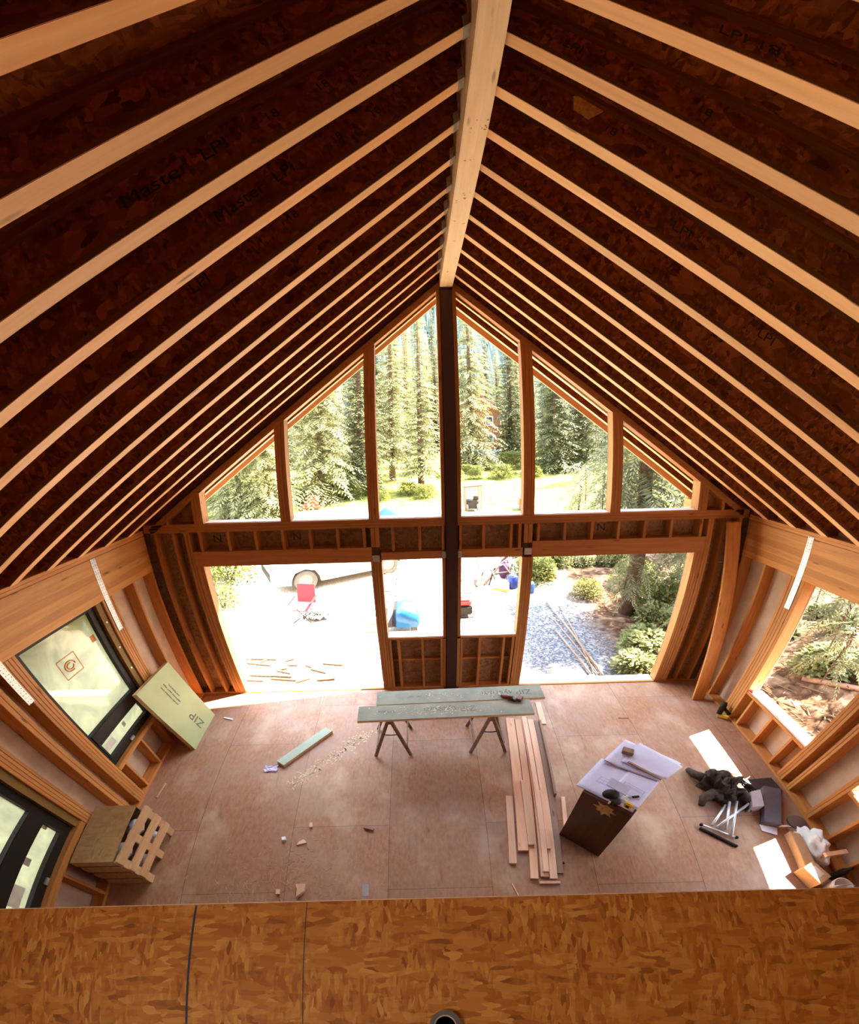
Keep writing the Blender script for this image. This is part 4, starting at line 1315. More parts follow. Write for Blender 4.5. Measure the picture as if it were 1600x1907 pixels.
# ================================================================== outside
GZ = -0.5
def gh(x, y):
    """height of the ground"""
    h = GZ
    n1 = noise.noise(Vector((x * 0.35, y * 0.35, 3.1)))
    n2 = noise.noise(Vector((x * 1.3, y * 1.3, 7.7)))
    h += 0.03 * n1 + 0.02 * n2 if y < 14 else 0.15 * n1
    # wooded bank east of the house
    b = max(0.0, min(1.0, (x - 5.0) / 4.5)) * max(0.0, min(1.0, (4.0 - y) / 3.5))
    h += b * b * (3 - 2 * b) * (1.9 + 0.5 * n1 + 0.25 * n2)
    # the valley side far beyond
    if y > 48:
        d = y - 48
        h += min(70.0, 0.06 * d + 0.0016 * d * d) * (0.85 + 0.15 * math.sin(x * 0.012 + 1.0)) 
    return h
def axis(a, b, fine0, fine1, f, c):
    out = [a]
    while out[-1] < b:
        x = out[-1]
        d = 0 if fine0 <= x <= fine1 else min(abs(x - fine0), abs(x - fine1))
        out.append(x + f + d * c)
    return out
gx = axis(-260, 260, -12, 12, 0.35, 0.16)
gy = axis(-40, 420, -6, 16, 0.35, 0.14)
m = MB()
nx, ny = len(gx), len(gy)
m.v = [Vector((x, y, gh(x, y))) for x in gx for y in gy]
def under_house(x, y):
    return -4.1 < x < 4.1 and -9.4 < y < 0.0
m.f = [[i * ny + j_, (i + 1) * ny + j_, (i + 1) * ny + j_ + 1, i * ny + j_ + 1] for i in range(nx - 1) for j_ in range(ny - 1)]
def ground_mat():
    m, nt, b = new_mat('bare_ground')
    tc = node(nt, 'ShaderNodeTexCoord')
    def nz(scale, detail=5, dist=0.0):
        n = node(nt, 'ShaderNodeTexNoise')
        n.inputs['Scale'].default_value = scale
        n.inputs['Detail'].default_value = detail
        n.inputs['Distortion'].default_value = dist
        nt.links.new(tc.outputs['Object'], n.inputs['Vector'])
        return n.outputs[0]
    grit = nz(22, 6)
    dirt = ramp(nt, grit, [(0.3, (0.33, 0.26, 0.19)), (0.5, (0.48, 0.405, 0.31)), (0.7, (0.58, 0.51, 0.40))])
    v = node(nt, 'ShaderNodeTexVoronoi')
    v.inputs['Scale'].default_value = 26
    nt.links.new(tc.outputs['Object'], v.inputs['Vector'])
    sc_ = node(nt, 'ShaderNodeSeparateColor')
    nt.links.new(v.outputs['Color'], sc_.inputs[0])
    gravel = ramp(nt, sc_.outputs[0], [(0, (0.06, 0.056, 0.058)), (0.5, (0.13, 0.125, 0.128)), (1, (0.26, 0.25, 0.25))])
    soil = ramp(nt, nz(4.5, 8, 0.8), [(0.30, (0.022, 0.010, 0.005)), (0.48, (0.085, 0.042, 0.022)), (0.60, (0.17, 0.098, 0.055)), (0.74, (0.32, 0.22, 0.135))])
    grass = ramp(nt, nz(3.0, 8), [(0.3, (0.075, 0.08, 0.013)), (0.5, (0.17, 0.165, 0.030)), (0.7, (0.28, 0.25, 0.07))])
    sx = node(nt, 'ShaderNodeSeparateXYZ')
    nt.links.new(tc.outputs['Object'], sx.inputs[0])
    wob = nz(0.5, 4)
    def band(axis_, lo, hi, amp):
        a = node(nt, 'ShaderNodeMath', operation='MULTIPLY_ADD')
        nt.links.new(wob, a.inputs[0])
        a.inputs[1].default_value = amp
        nt.links.new(sx.outputs[axis_], a.inputs[2])
        r = node(nt, 'ShaderNodeMapRange')
        r.inputs['From Min'].default_value = lo + amp / 2
        r.inputs['From Max'].default_value = hi + amp / 2
        nt.links.new(a.outputs[0], r.inputs['Value'])
        return r.outputs[0]
    def mul(a, b_):
        n = node(nt, 'ShaderNodeMath', operation='MULTIPLY')
        nt.links.new(a, n.inputs[0])
        nt.links.new(b_, n.inputs[1])
        return n.outputs[0]
    # gravel strip in front of the right door
    c = mix(nt, mul(band('X', 0.9, 1.7, 1.6), band('Y', 6.0, 4.2, 1.5)), dirt, gravel)
    c = mix(nt, band('X', 3.0, 4.0, 1.2), c, soil)
    c = mix(nt, band('X', -6.0, -7.2, 2.0), c, grass)
    c = mix(nt, band('Y', 13.5, 17.0, 4.0), c, grass)
    c = mix(nt, band('Y', 52, 70, 10), c, (0.025, 0.04, 0.025))
    nt.links.new(c, b.inputs['Base Color'])
    b.inputs['Roughness'].default_value = 0.95
    b.inputs['Specular IOR Level'].default_value = 0.1
    bump(nt, b, grit, 0.4, 0.03)
    return m
gr = m.build('ground', ground_mat(), None, True)
struct(gr)

# ---- conifers: trunk and drooping sprays
def leafy(name, c0, c1, trans=0.35, scale=3.0):
    m, nt, b = new_mat(name)
    out = nt.nodes['Material Output']
    n = node(nt, 'ShaderNodeTexNoise')
    n.inputs['Scale'].default_value = scale
    n.inputs['Detail'].default_value = 4
    nt.links.new(coords(nt, (1, 1, 1)), n.inputs['Vector'])
    c = ramp(nt, n.outputs[0], [(0.32, c0), (0.68, c1)])
    nt.links.new(c, b.inputs['Base Color'])
    b.inputs['Roughness'].default_value = 0.65
    b.inputs['Specular IOR Level'].default_value = 0.25
    t = node(nt, 'ShaderNodeBsdfTranslucent')
    nt.links.new(c, t.inputs[0])
    x = node(nt, 'ShaderNodeMixShader')
    x.inputs[0].default_value = trans
    nt.links.new(b.outputs[0], x.inputs[1])
    nt.links.new(t.outputs[0], x.inputs[2])
    nt.links.new(x.outputs[0], out.inputs['Surface'])
    return m
NEEDLE_PALE = leafy('pale_needles', (0.10, 0.098, 0.032), (0.30, 0.275, 0.115))
NEEDLE_DARK = leafy('dark_needles', (0.034, 0.038, 0.013), (0.13, 0.128, 0.05))
NEEDLE_FAR = leafy('far_needles', (0.045, 0.075, 0.062), (0.09, 0.13, 0.11), 0.2)  # distance haze put into the colour as a bluish tone
LEAF = leafy('bright_leaves', (0.055, 0.068, 0.010), (0.22, 0.215, 0.045), 0.45)
LEAF_PALE = leafy('pale_leaves', (0.11, 0.125, 0.035), (0.38, 0.37, 0.16), 0.45)
DRY = leafy('dry_twigs', (0.07, 0.035, 0.016), (0.19, 0.115, 0.06), 0.1)

def spray(m, p, d, ln, wd, droop, rnd, n=9):
    """one flat drooping branch with side twigs, each a long thin leaf-shaped face"""
    d = Vector(d).normalized()
    side = d.cross(Vector((0, 0, 1)))
    if side.length < 1e-3:
        side = Vector((1, 0, 0))
    side.normalize()
    pts = []
    for i in range(n + 1):
        t = i / n
        pts.append(p + d * ln * t + Vector((0, 0, -droop * ln * t * t)))
    for i in range(n):
        a, b = pts[i], pts[i + 1]
        t = (i + 0.5) / n
        w0 = wd * (1.05 - t) * (0.35 + 0.9 * min(1, t * 3))
        for s in (-1, 1):
            q = (a + b) / 2 + side * s * w0 * rnd.uniform(0.7, 1.25) + d * w0 * rnd.uniform(0.2, 0.7) + Vector((0, 0, -w0 * rnd.uniform(0.1, 0.65)))
            e = (b - a) * rnd.uniform(0.45, 0.8)
            k = len(m.v)
            mid = (a + q) / 2
            m.v += [a, mid + e * 0.6, q, mid - e * 0.4]
            m.f.append([k, k + 1, k + 2, k + 3])
def make_conifer(name, label, h, r, base, levels, per, mat, seed, loc, group, droop=0.35, twigs=9, wide=0.30):
    rnd = random.Random(seed)
    t = thing(name, label, 'tree', loc, group=group)
    MB().tube([(0, 0, -0.3), (0.02, 0.01, h * 0.5), (0, 0, h * 0.98)], [0.022 * h * 0.75, 0.013 * h * 0.8, 0.01], 9).build('trunk', BARK, t, True, local=True)
    m = MB()
    for i in range(levels):
        f = (i + rnd.uniform(-0.4, 0.4)) / levels
        z = h * (base + (1 - base) * f)
        ln = r * (1 - f) ** 0.75 * rnd.uniform(0.75, 1.12) + 0.12
        for j_ in range(per):
            a = 6.283 * (j_ + rnd.random()) / per + i * 0.7
            up = 0.15 + 0.5 * f
            spray(m, Vector((0, 0, z + rnd.uniform(-0.1, 0.1))), (math.cos(a), math.sin(a), up * rnd.uniform(0.2, 1.2) - 0.1), ln * rnd.uniform(0.7, 1.1), ln * wide, droop * rnd.uniform(0.7, 1.3), rnd, twigs)
    m.build('foliage', mat, t, local=True)
    remember(t)
    return t
G_FAR = 'conifers standing behind the yard'
pale = make_conifer('conifer', 'tall pale conifer filling the second upper window from the left', 13.5, 3.0, 0.03, 62, 9, NEEDLE_PALE, 3, (-6.2, 19.5, GZ), G_FAR, 0.4, 14, 0.24)
dark = make_conifer('conifer', 'dark conifer at the left side of the upper row, behind the pale one', 14.5, 2.8, 0.03, 60, 8, NEEDLE_DARK, 4, (-4.3, 22.5, GZ), G_FAR)
thin = make_conifer('conifer', 'thin tall conifer with bare lower trunk in the window left of the post', 16.0, 2.4, 0.10, 64, 8, NEEDLE_PALE, 5, (-2.5, 27.0, GZ), G_FAR)
near = make_conifer('conifer', 'big near conifer whose dark drooping branches hang before the right windows', 11.0, 1.8, 0.27, 50, 9, NEEDLE_DARK, 6, (4.45, 3.45, GZ), None, 0.75, 24, 0.17)
skirt = make_conifer('conifer', 'conifer with long low branches over the lawn in the fifth upper window', 12.0, 2.5, 0.03, 52, 9, NEEDLE_DARK, 9, (8.6, 12.5, GZ), None, 0.6, 20, 0.20)
PLACED = [(-6.2, 19.5), (-4.3, 22.5), (-2.5, 27.0), (4.45, 3.45), (8.6, 12.5)]
def place(src, x, y, label, s=1.0, rz=0.0, sz=None):
    PLACED.append((x, y))
    return dup(src, (x, y, gh(x, y)), (0, 0, rz), label, (s, s, sz or s))
place(pale, 4.3, 33.0, 'tall pale conifer right of the steel post, in front of the brown cabin', 1.25, 1.0, 1.35)
place(pale, -9.6, 16.0, 'pale conifer low in the small left corner window', 0.72, 2.0)
place(pale, -7.9, 15.2, 'pale leafy conifer at the left edge of the second upper window', 0.66, 4.0)
place(thin, -0.3, 21.5, 'drooping conifer just left of the steel post', 0.85, 2.5)
place(thin, -1.6, 36.0, 'conifer in the gap left of the post, behind the thin one', 0.9, 1.1)
place(dark, 9.2, 39.0, 'dark conifer behind the brown cabin', 1.15, 0.4)
place(dark, 10.9, 29.5, 'dark conifer in the fifth upper window, nearest the cabin', 0.95, 1.9)
place(dark, 13.4, 30.5, 'dark conifer in the middle of the fifth upper window', 0.9, 3.1)
place(dark, 12.4, 35.0, 'dark conifer behind the two in the fifth upper window', 1.15, 5.2)
place(skirt, 10.9, 9.0, 'conifer filling the right corner window', 0.9, 0.7)
place(skirt, 7.2, 3.9, 'conifer close to the house corner whose branches fill the right side of the right doorway', 0.95, 4.0)
place(dark, 16.8, 26.0, 'dark conifer at the right end of the lawn', 1.0, 1.5)
rnd = random.Random(77)
srcs = [pale, dark, thin, dark]
for i in range(46):
    x = -26 + 62 * (i / 45) + rnd.uniform(-1.2, 1.2)
    y = rnd.uniform(38, 58) if i % 2 else rnd.uniform(30, 40)
    for _ in range(60):
        if 2.0 < x < 11.5 and y < 54:
            y = rnd.uniform(55, 66)
        if all((x - a) ** 2 + (y - b) ** 2 > 4.3 ** 2 for a, b in PLACED):
            break
        x, y = -26 + 62 * (i / 45) + rnd.uniform(-2.5, 2.5), rnd.uniform(30, 66)
    s_ = rnd.uniform(0.85, 1.3)
    place(srcs[i % 4], x, y, 'conifer in the dense forest edge behind the yard', s_, rnd.uniform(0, 6.28), s_ * rnd.uniform(1.0, 1.25))['group'] = 'forest edge trees'
for i in range(9):
    x, y = -17 + rnd.uniform(-3, 3), -8 + i * 2.6
    place(srcs[i % 2], x, y, 'conifer beyond the hazy left wall windows', rnd.uniform(0.6, 0.9), rnd.uniform(0, 6.28))['group'] = 'trees west of the house'

# forest on the far valley side, nobody could count it
rnd = random.Random(8)
m = MB()
for i in range(2600):
    y = rnd.uniform(74, 330)
    x = rnd.uniform(-0.55, 0.6) * y
    z = gh(x, y) - 0.5
    h = rnd.uniform(9, 17)
    r_ = h * 0.17
    k = len(m.v)
    n = 6
    m.v.append(Vector((x, y, z + h)))
    for j_ in range(n):
        a = 6.283 * j_ / n + rnd.random()
        q = r_ * rnd.uniform(0.55, 1.15)
        m.v.append(Vector((x + q * math.cos(a), y + q * math.sin(a), z + h * rnd.uniform(0.0, 0.15))))
    m.f += [[k, k + 1 + j_, k + 1 + (j_ + 1) % n] for j_ in range(n)]
tag(m.build('hillside_forest', NEEDLE_FAR), 'hazy forest covering the distant valley side', 'forest', kind='stuff')

# ---- bushes and ferns
def make_bush(name, label, r, h, n, mat, seed, loc, group=None, leaf=0.09, cat='bush'):
    rnd = random.Random(seed)
    t = thing(name, label, cat, loc, group=group)
    m = MB()
    for i in range(n):
        a = rnd.uniform(0, 6.283)
        f = rnd.random() ** 0.5
        z = h * rnd.random() ** 0.8
        rr_ = r * f * (1 - 0.5 * (z / h) ** 2)
        p = Vector((rr_ * math.cos(a), rr_ * math.sin(a), z))
        d = Vector((math.cos(a + rnd.gauss(0, 0.8)), math.sin(a + rnd.gauss(0, 0.8)), rnd.uniform(-0.5, 0.6))).normalized()
        s = d.cross(Vector((rnd.uniform(-1, 1), rnd.uniform(-1, 1), 1))).normalized()
        l_ = leaf * rnd.uniform(0.6, 1.6)
        k = len(m.v)
        m.v += [p, p + d * l_ * 0.5 + s * l_ * 0.3, p + d * l_, p + d * l_ * 0.5 - s * l_ * 0.3]
        m.f.append([k, k + 1, k + 2, k + 3])
    m.build('leaves', mat, t, local=True)
    m = MB()
    for i in range(7):
        a = rnd.uniform(0, 6.283)
        m.tube([(0, 0, -0.1), (0.35 * r * math.cos(a), 0.35 * r * math.sin(a), h * 0.4), (0.7 * r * math.cos(a), 0.7 * r * math.sin(a), h * 0.8)], [0.02, 0.014, 0.005], 5)
    m.build('stems', BARK, t, local=True)
    remember(t)
    return t
bush = make_bush('bush', 'bright green bush in the yard left of the open left door', 0.9, 1.0, 2200, LEAF, 1, (-6.3, 6.6, GZ))
fern = make_bush('fern', 'pale green fern at the right edge of the right doorway', 0.55, 0.6, 1500, LEAF_PALE, 2, (4.0, 1.45, GZ), 'ferns by the right doorway', 0.11, 'fern')
def pb_(src, x, y, label, s=1.0, rz=0.0, z=None, sz=None, group=None):
    o = dup(src, (x, y, gh(x, y) if z is None else z), (0, 0, rz), label, (s, s, sz or s))
    if group:
        o['group'] = group
    return o
pb_(bush, -5.6, 4.6, 'low bush against the jamb of the left doorway', 0.55, 1)
pb_(bush, -6.2, 8.8, 'bush beside the car front', 0.8, 2)
pb_(bush, -4.9, 9.6, 'bush behind the car front', 0.8, 3)
pb_(bush, 8.0, 33.0, 'round bush on the lawn before the cabin', 1.6, 4)
pb_(bush, 3.6, 30.0, 'low bush in the tall grass right of the post', 0.8, 1)
pb_(fern, 4.15, 2.0, 'pale fern halfway up the right doorway', 0.75, 1)
pb_(fern, 4.9, 3.0, 'fern at the foot of the near conifer', 0.8, 2)
pb_(fern, 3.55, 0.95, 'fern closest to the right threshold', 0.75, 3)
GB = 'undergrowth seen through the right doorway'
rnd = random.Random(14)
for i in range(17):
    x, y = rnd.uniform(3.4, 7.8), rnd.uniform(2.2, 9.5)
    if y < 4.6 and x < 5.0:
        x += 1.4
    src = (bush, fern, fern)[i % 3]
    pb_(src, x, y, 'leafy undergrowth beyond the right doorway', rnd.uniform(0.45, 0.95), rnd.uniform(0, 6), group=GB)
for i in range(12):
    x, y = rnd.uniform(2.7, 4.3), rnd.uniform(5.2, 10.5)
    pb_((bush, fern)[i % 2], x, y, 'leafy undergrowth beyond the right doorway', rnd.uniform(0.5, 0.85), rnd.uniform(0, 6), group=GB)
GL = 'bushes outside the hazy left windows'
for i in range(26):
    x, y = rnd.uniform(-11, -6.6), rnd.uniform(-7, 3.5)
    pb_(bush, x, y, 'bright bush outside the hazy left windows', rnd.uniform(0.8, 1.7), rnd.uniform(0, 6), group=GL)
GF = 'bushes along the foot of the trees'
for i in range(30):
    x = -15 + i * 1.15 + rnd.uniform(-0.4, 0.4)
    y = rnd.uniform(17, 21) + (9 if x > 0 else 0)
    pb_(bush, x, y, 'bush along the foot of the distant trees', rnd.uniform(0.6, 1.3), rnd.uniform(0, 6), group=GF)

# ---- wooded bank outside the right windows: twigs, logs, hanging boughs
NEEDLE_MID = leafy('mid_green_needles', (0.06, 0.062, 0.024), (0.24, 0.225, 0.10))  # green between the pale and the dark needles
bough = thing('bough', 'feathery bough hanging at the top left of the right window', 'bough', (5.9, 0.2, 1.6), group='boughs outside the right window')
rnd = random.Random(3)
m = MB()
for i in range(34):
    a = rnd.uniform(0, 6.283)
    spray(m, Vector((rnd.uniform(-0.2, 0.2), rnd.uniform(-0.2, 0.2), rnd.uniform(-0.2, 0.9))), (math.cos(a), math.sin(a), rnd.uniform(-0.5, 0.1)), rnd.uniform(0.5, 0.95), 0.13, 0.7, rnd, 22)
m.build('needles', NEEDLE_MID, bough, local=True)
MB().tube([(0, 0, 0.75), (0.03, 0.02, 0.1), (0, 0, -0.5)], [0.03, 0.02, 0.008], 6).build('twig', BARK, bough, local=True)
remember(bough)
for x, y, z, rz, lab in ((6.4, 1.0, 1.5, 1, 'bough hanging beyond the top edge of the right window'), (7.6, -0.2, 1.6, 2, 'bough on the bank in the middle of the right window'), (8.2, 1.5, 2.0, 3, 'far bough at the top right of the right window'), (7.0, -1.6, 1.2, 4, 'pale lit bough at the right side of the right window')):
    o = dup(bough, (x, y, z), (0, 0, rz), lab)
logm = plain('fallen_log', (0.24, 0.13, 0.08), 0.9, vary=0.4)
for i, (a, b, r_, lab) in enumerate((((6.3, -0.9), (8.6, 1.2), 0.10, 'dark fallen log crossing the bank outside the right window'), ((6.0, 0.2), (7.4, -1.4), 0.06, 'thin reddish root on the bank outside the right window'), ((7.6, -1.8), (9.2, 0.4), 0.08, 'upper fallen branch on the bank outside the right window'))):
    pts = []
    for k in range(7):
        t_ = k / 6
        x, y = a[0] + (b[0] - a[0]) * t_ + 0.08 * math.sin(5 * t_ + i), a[1] + (b[1] - a[1]) * t_
        pts.append((x, y, gh(x, y) + r_ * 0.7))
    tag(MB().tube(pts, [r_ * (1 - 0.08 * k) for k in range(7)], 9).build('log', logm, None, True), lab, 'log')
m = MB()
for i in range(900):
    x, y = rnd.uniform(5.0, 9.5), rnd.uniform(-4.5, 3.0)
    z = gh(x, y) + 0.01
    a = rnd.uniform(0, 6.283)
    l_ = rnd.uniform(0.08, 0.40)
    d = Vector((math.cos(a), math.sin(a), rnd.uniform(-0.1, 0.3))) * l_
    s = Vector((-math.sin(a), math.cos(a), 0)) * rnd.uniform(0.006, 0.018)
    k = len(m.v)
    p = Vector((x, y, z))
    m.v += [p - s, p + s, p + d + s * 0.3, p + d - s * 0.3, p + d * 0.5 + Vector((0, 0, 0.02))]
    m.f += [[k, k + 1, k + 4], [k + 1, k + 2, k + 4], [k + 2, k + 3, k + 4], [k + 3, k, k + 4]]
tag(m.build('twig_litter', DRY), 'dry twigs and needles littering the bank outside the right window', 'litter', kind='stuff')
for x, y, z, rz, s_, lab in ((3.95, 2.75, 0.55, 1.7, 0.95, 'pale bough hanging lowest before the trunk in the right doorway'), (3.75, 3.9, 1.35, 2.9, 1.0, 'bough left of the trunk in the right doorway'), (3.5, 4.9, 1.0, 4.4, 0.9, 'lower bough at the left of the right doorway greenery'), (4.9, 2.6, 1.35, 5.5, 0.95, 'bough right of the trunk in the right doorway'), (4.2, 4.9, 2.1, 0.9, 1.1, 'high bough above the trunk in the right doorway'), (4.6, 3.6, 0.9, 0.5, 1.1, 'pale bough drooping in the middle of the right doorway'), (3.9, 5.6, 1.6, 2.0, 1.2, 'bough at the top left of the right doorway'), (5.4, 3.2, 1.3, 3.0, 1.1, 'bough at the top right of the right doorway'),
                             (4.5, 6.8, 1.9, 4.0, 1.2, 'bough behind the trunk in the right doorway'), (5.0, 2.0, 0.3, 5.0, 0.9, 'low bough by the right jamb of the right doorway'), (5.6, -0.3, 1.3, 1.5, 1.0, 'second dark bough at the left edge of the right window'), (5.3, -0.75, 0.9, 0.2, 0.8, 'tip of a dark bough just inside the left edge of the right window')):
    dup(bough, (x, y, z), (0, 0, rz), lab, (s_, s_, s_))
GR = 'ferns on the bank outside the right window'
for i in range(10):
    x, y = rnd.uniform(6.2, 9.0), rnd.uniform(-3.0, 2.5)
    pb_(fern, x, y, 'fern on the bank outside the right window', rnd.uniform(0.5, 0.9), rnd.uniform(0, 6), group=GR)

# ---- thin poles on the gravel outside the right door
POLE = plain('peeled_pole', (0.24, 0.155, 0.10), 0.8)
for a, b, r_, lab in (((2.79, 4.30), (2.93, 0.85), 0.026, 'thickest pole lying on the gravel outside the right door'), ((3.05, 4.10), (2.80, 0.95), 0.018, 'thin pole crossing the others outside the right door'), ((2.56, 2.70), (2.72, 0.92), 0.022, 'short pole left of the others outside the right door'), ((2.66, 3.4), (2.86, 0.9), 0.015, 'thinnest stick among the poles outside the right door')):
    tag(MB().tube([(a[0], a[1], gh(*a) + r_ + 0.02), ((a[0] + b[0]) / 2, (a[1] + b[1]) / 2, gh((a[0] + b[0]) / 2, (a[1] + b[1]) / 2) + r_ + 0.03), (b[0], b[1], gh(*b) + r_ + 0.02)], r_, 8).build('pole', POLE, None, True), lab, 'pole')

# ---- scrap timber outside the left door
rnd = random.Random(12)
SCRAPW = plain('weathered_scrap', (0.10, 0.055, 0.024), 0.9)
SCRAP = ['long crooked scrap stick', 'short scrap stick', 'split scrap board', 'thin scrap lath']
for i in range(16):
    x, y = rnd.uniform(-3.8, -2.2), rnd.uniform(0.85, 1.9)
    a = rnd.gauss(0.1, 0.5)
    l_ = rnd.uniform(0.18, 0.55)
    z = gh(x, y) + 0.025
    tag(MB().obox((x, y, z), (l_ / 2 * math.cos(a), l_ / 2 * math.sin(a), 0), (-0.022 * math.sin(a), 0.022 * math.cos(a), 0), (0, 0, 0.012)).build('scrap_stick', SCRAPW), 'scrap of wood on the bright ground outside the left door', 'scrap', 'wood scraps outside the left door')
t = thing('shovel', 'shovel with brown handle lying along the left door jamb outside', 'shovel', (-4.2, 2.6, GZ))
MB().tube([(-4.62, 3.6, gh(-4.62, 3.6) + 0.05), (-4.12, 2.1, gh(-4.12, 2.1) + 0.05)], 0.016, 7).build('shaft', LUMBER_BROWN, t)
MB().prism([(-4.20, 2.12, GZ + 0.06), (-4.00, 2.06, GZ + 0.06), (-3.98, 1.85, GZ + 0.05), (-4.08, 1.76, GZ + 0.04), (-4.18, 1.88, GZ + 0.05)], (0, 0, 0.01)).build('blade', LUMBER_BROWN, t)

# ---- white car by the left door
CARW = plain('white_car_paint', (0.30, 0.285, 0.25), 0.25, vary=0.03, spec=0.6)
TYRE = plain('grey_dusty_tyre', (0.10, 0.088, 0.072), 0.9)
RIM = plain('silver_rim', (0.16, 0.145, 0.12), 0.4, 0.4)
GLASSD = plain('dark_car_glass', (0.03, 0.035, 0.04), 0.1)
dirx = Vector((-0.874, -0.486, 0)).normalized()          # towards the bonnet
diry = Vector((-dirx.y, dirx.x, 0))                      # driver side is nearer the house
if diry.y > 0:
    diry = -diry
fw = Vector((-3.64, 5.55, GZ))                           # near front wheel on the ground
car = thing('car', 'white car parked across the yard, seen through the left door', 'car', fw)
def cp(u, v, z):
    """u forward from the front axle, v away from the house side, z above the ground"""
    return fw + dirx * u - diry * v + Vector((0, 0, z))
prof = [(-3.35, 0.45), (-3.42, 0.75), (-3.38, 1.05), (-3.15, 1.12), (-2.95, 1.62), (-2.7, 1.74), (-1.4, 1.76), (-1.0, 1.68), (-0.35, 1.18), (0.55, 1.04), (0.82, 0.92), (0.90, 0.62), (0.84, 0.38)]
bot = [(0.84, 0.38), (0.42, 0.30), (0.40, 0.45), (0.28, 0.66), (0.0, 0.74), (-0.28, 0.66), (-0.40, 0.45), (-0.42, 0.28), (-2.12, 0.28), (-2.15, 0.45), (-2.27, 0.66), (-2.55, 0.74), (-2.83, 0.66), (-2.95, 0.45), (-2.97, 0.32), (-3.35, 0.45)]
outline = prof + bot[1:-1]
m = MB()
nO = len(outline)
rings = []
for v, inset in ((-0.02, 0.06), (0.06, 0.0), (1.66, 0.0), (1.74, 0.06)):
    ring = []
    for (u, z) in outline:
        tum = 0.16 * max(0, z - 1.05) / 0.7                # cabin leans inwards
        vv = v + (tum if v < 0.8 else -tum)
        zz = z - inset * (1 if z > 1.0 else 0.3)
        ring.append(cp(u * (1 - inset * 0.15), vv, zz))
    rings.append(ring)
m.v = [p for r_ in rings for p in r_]
for a in range(3):
    m.f += [[a * nO + i, a * nO + (i + 1) % nO, (a + 1) * nO + (i + 1) % nO, (a + 1) * nO + i] for i in range(nO)]
me_f = [[i for i in range(nO)], [3 * nO + i for i in range(nO)][::-1]]
m.f += me_f
m.build('body', CARW, car)
for u0, u1 in ((-2.75, -1.75), (-1.65, -0.72)):
    MB().prism([cp(u0, 0.075, 1.12), cp(u1 + 0.28 if u1 > -1 else u1, 0.075, 1.12), cp(u1 - 0.1, 0.155, 1.58), cp(u0 + 0.1, 0.155, 1.58)], diry * 0.01).build('side_window', GLASSD, car)
MB().prism([cp(-0.42, 0.22, 1.20), cp(-0.42, 1.48, 1.20), cp(-0.98, 1.40, 1.66), cp(-0.98, 0.30, 1.66)], dirx * 0.012 + Vector((0, 0, 0.012))).build('windscreen', GLASSD, car)
MB().prism([cp(0.905, 0.25, 0.42), cp(0.905, 1.45, 0.42), cp(0.905, 1.45, 0.66), cp(0.905, 0.25, 0.66)], dirx * 0.01).build('grille', BLACK, car)
for v in (0.10, 1.40):
    MB().prism([cp(0.80, v, 0.76), cp(0.80, v + 0.24, 0.76), cp(0.80, v + 0.24, 0.90), cp(0.80, v, 0.90)], dirx * 0.06).build('headlamp', RIM, car)
box_v = MB().obox(cp(-0.78, -0.06, 1.12), dirx * 0.10, diry * 0.08, (0, 0, 0.07)).build('mirror', CARW, car, bevel=0.02)
for u in (0.0, -2.55):
    for v in (0.0, 1.55):
        wv = MB()
        n = 28
        ring = [(0.20, -0.10), (0.30, -0.11), (0.335, -0.07), (0.335, 0.07), (0.30, 0.11), (0.20, 0.10)]
        c = cp(u, v + 0.11, 0.335)
        for rad, off in ring:
            for k in range(n):
                a = 6.283 * k / n
                wv.v.append(c + dirx * rad * math.cos(a) + Vector((0, 0, rad * math.sin(a))) - diry * off)
        for q in range(len(ring) - 1):
            wv.f += [[q * n + k, q * n + (k + 1) % n, (q + 1) * n + (k + 1) % n, (q + 1) * n + k] for k in range(n)]
        wh = wv.build('wheel', TYRE, car, True)
        rv = MB()
        for off in (-0.085, 0.085):
            o_ = len(rv.v)
            rv.v.append(c - diry * off * 1.1)
            for k in range(n):
                a = 6.283 * k / n
                rad = 0.21
                rv.v.append(c + dirx * rad * math.cos(a) + Vector((0, 0, rad * math.sin(a))) - diry * off)
            rv.f += [[o_, o_ + 1 + k, o_ + 1 + (k + 1) % n] for k in range(n)]
        rv.build('rim', RIM, wh)
        MB().ball(tuple(c - diry * (-0.10 if v < 1 else 0.10)), 0.045, 8, 6).build('hub_cap', WHITE, wh)

# ---- red camp chair and a tarp scrap in front of it
RFAB = plain('red_fabric', (0.26, 0.02, 0.022), 0.8)
t = thing('camp_chair', 'red folding camp chair standing in the sunny yard', 'chair', (-3.22, 3.72, GZ))
cx, cy = -3.22, 3.72
MB().prism([(cx - 0.22, cy + 0.20, GZ + 0.42), (cx + 0.22, cy + 0.12, GZ + 0.42), (cx + 0.16, cy - 0.30, GZ + 0.36), (cx - 0.26, cy - 0.22, GZ + 0.36)], (0, 0, 0.02)).build('seat', RFAB, t)
MB().prism([(cx - 0.24, cy + 0.22, GZ + 0.42), (cx + 0.22, cy + 0.14, GZ + 0.42), (cx + 0.20, cy + 0.34, GZ + 0.86), (cx - 0.24, cy + 0.42, GZ + 0.86)], (0.005, 0.02, 0)).build('backrest', RFAB, t)
for sx, sy in ((-0.24, 0.22), (0.22, 0.14), (0.18, -0.30), (-0.28, -0.24)):
    MB().tube([(cx + sx, cy + sy, GZ + 0.02), (cx - sx * 0.8, cy + sy * 0.8, GZ + 0.42)], 0.012, 6).build('leg', BLACK, t)
for sx in (-0.27, 0.24):
    MB().bar((cx + sx, cy + 0.22, GZ + 0.60), (cx + sx - 0.03, cy - 0.28, GZ + 0.58), 0.05, 0.015).build('armrest', BLACK, t)
t = thing('tarp_scrap', 'grey crumpled tarp on the ground below the red chair', 'tarp', (-3.05, 3.75, GZ))
m = MB()
g = 9
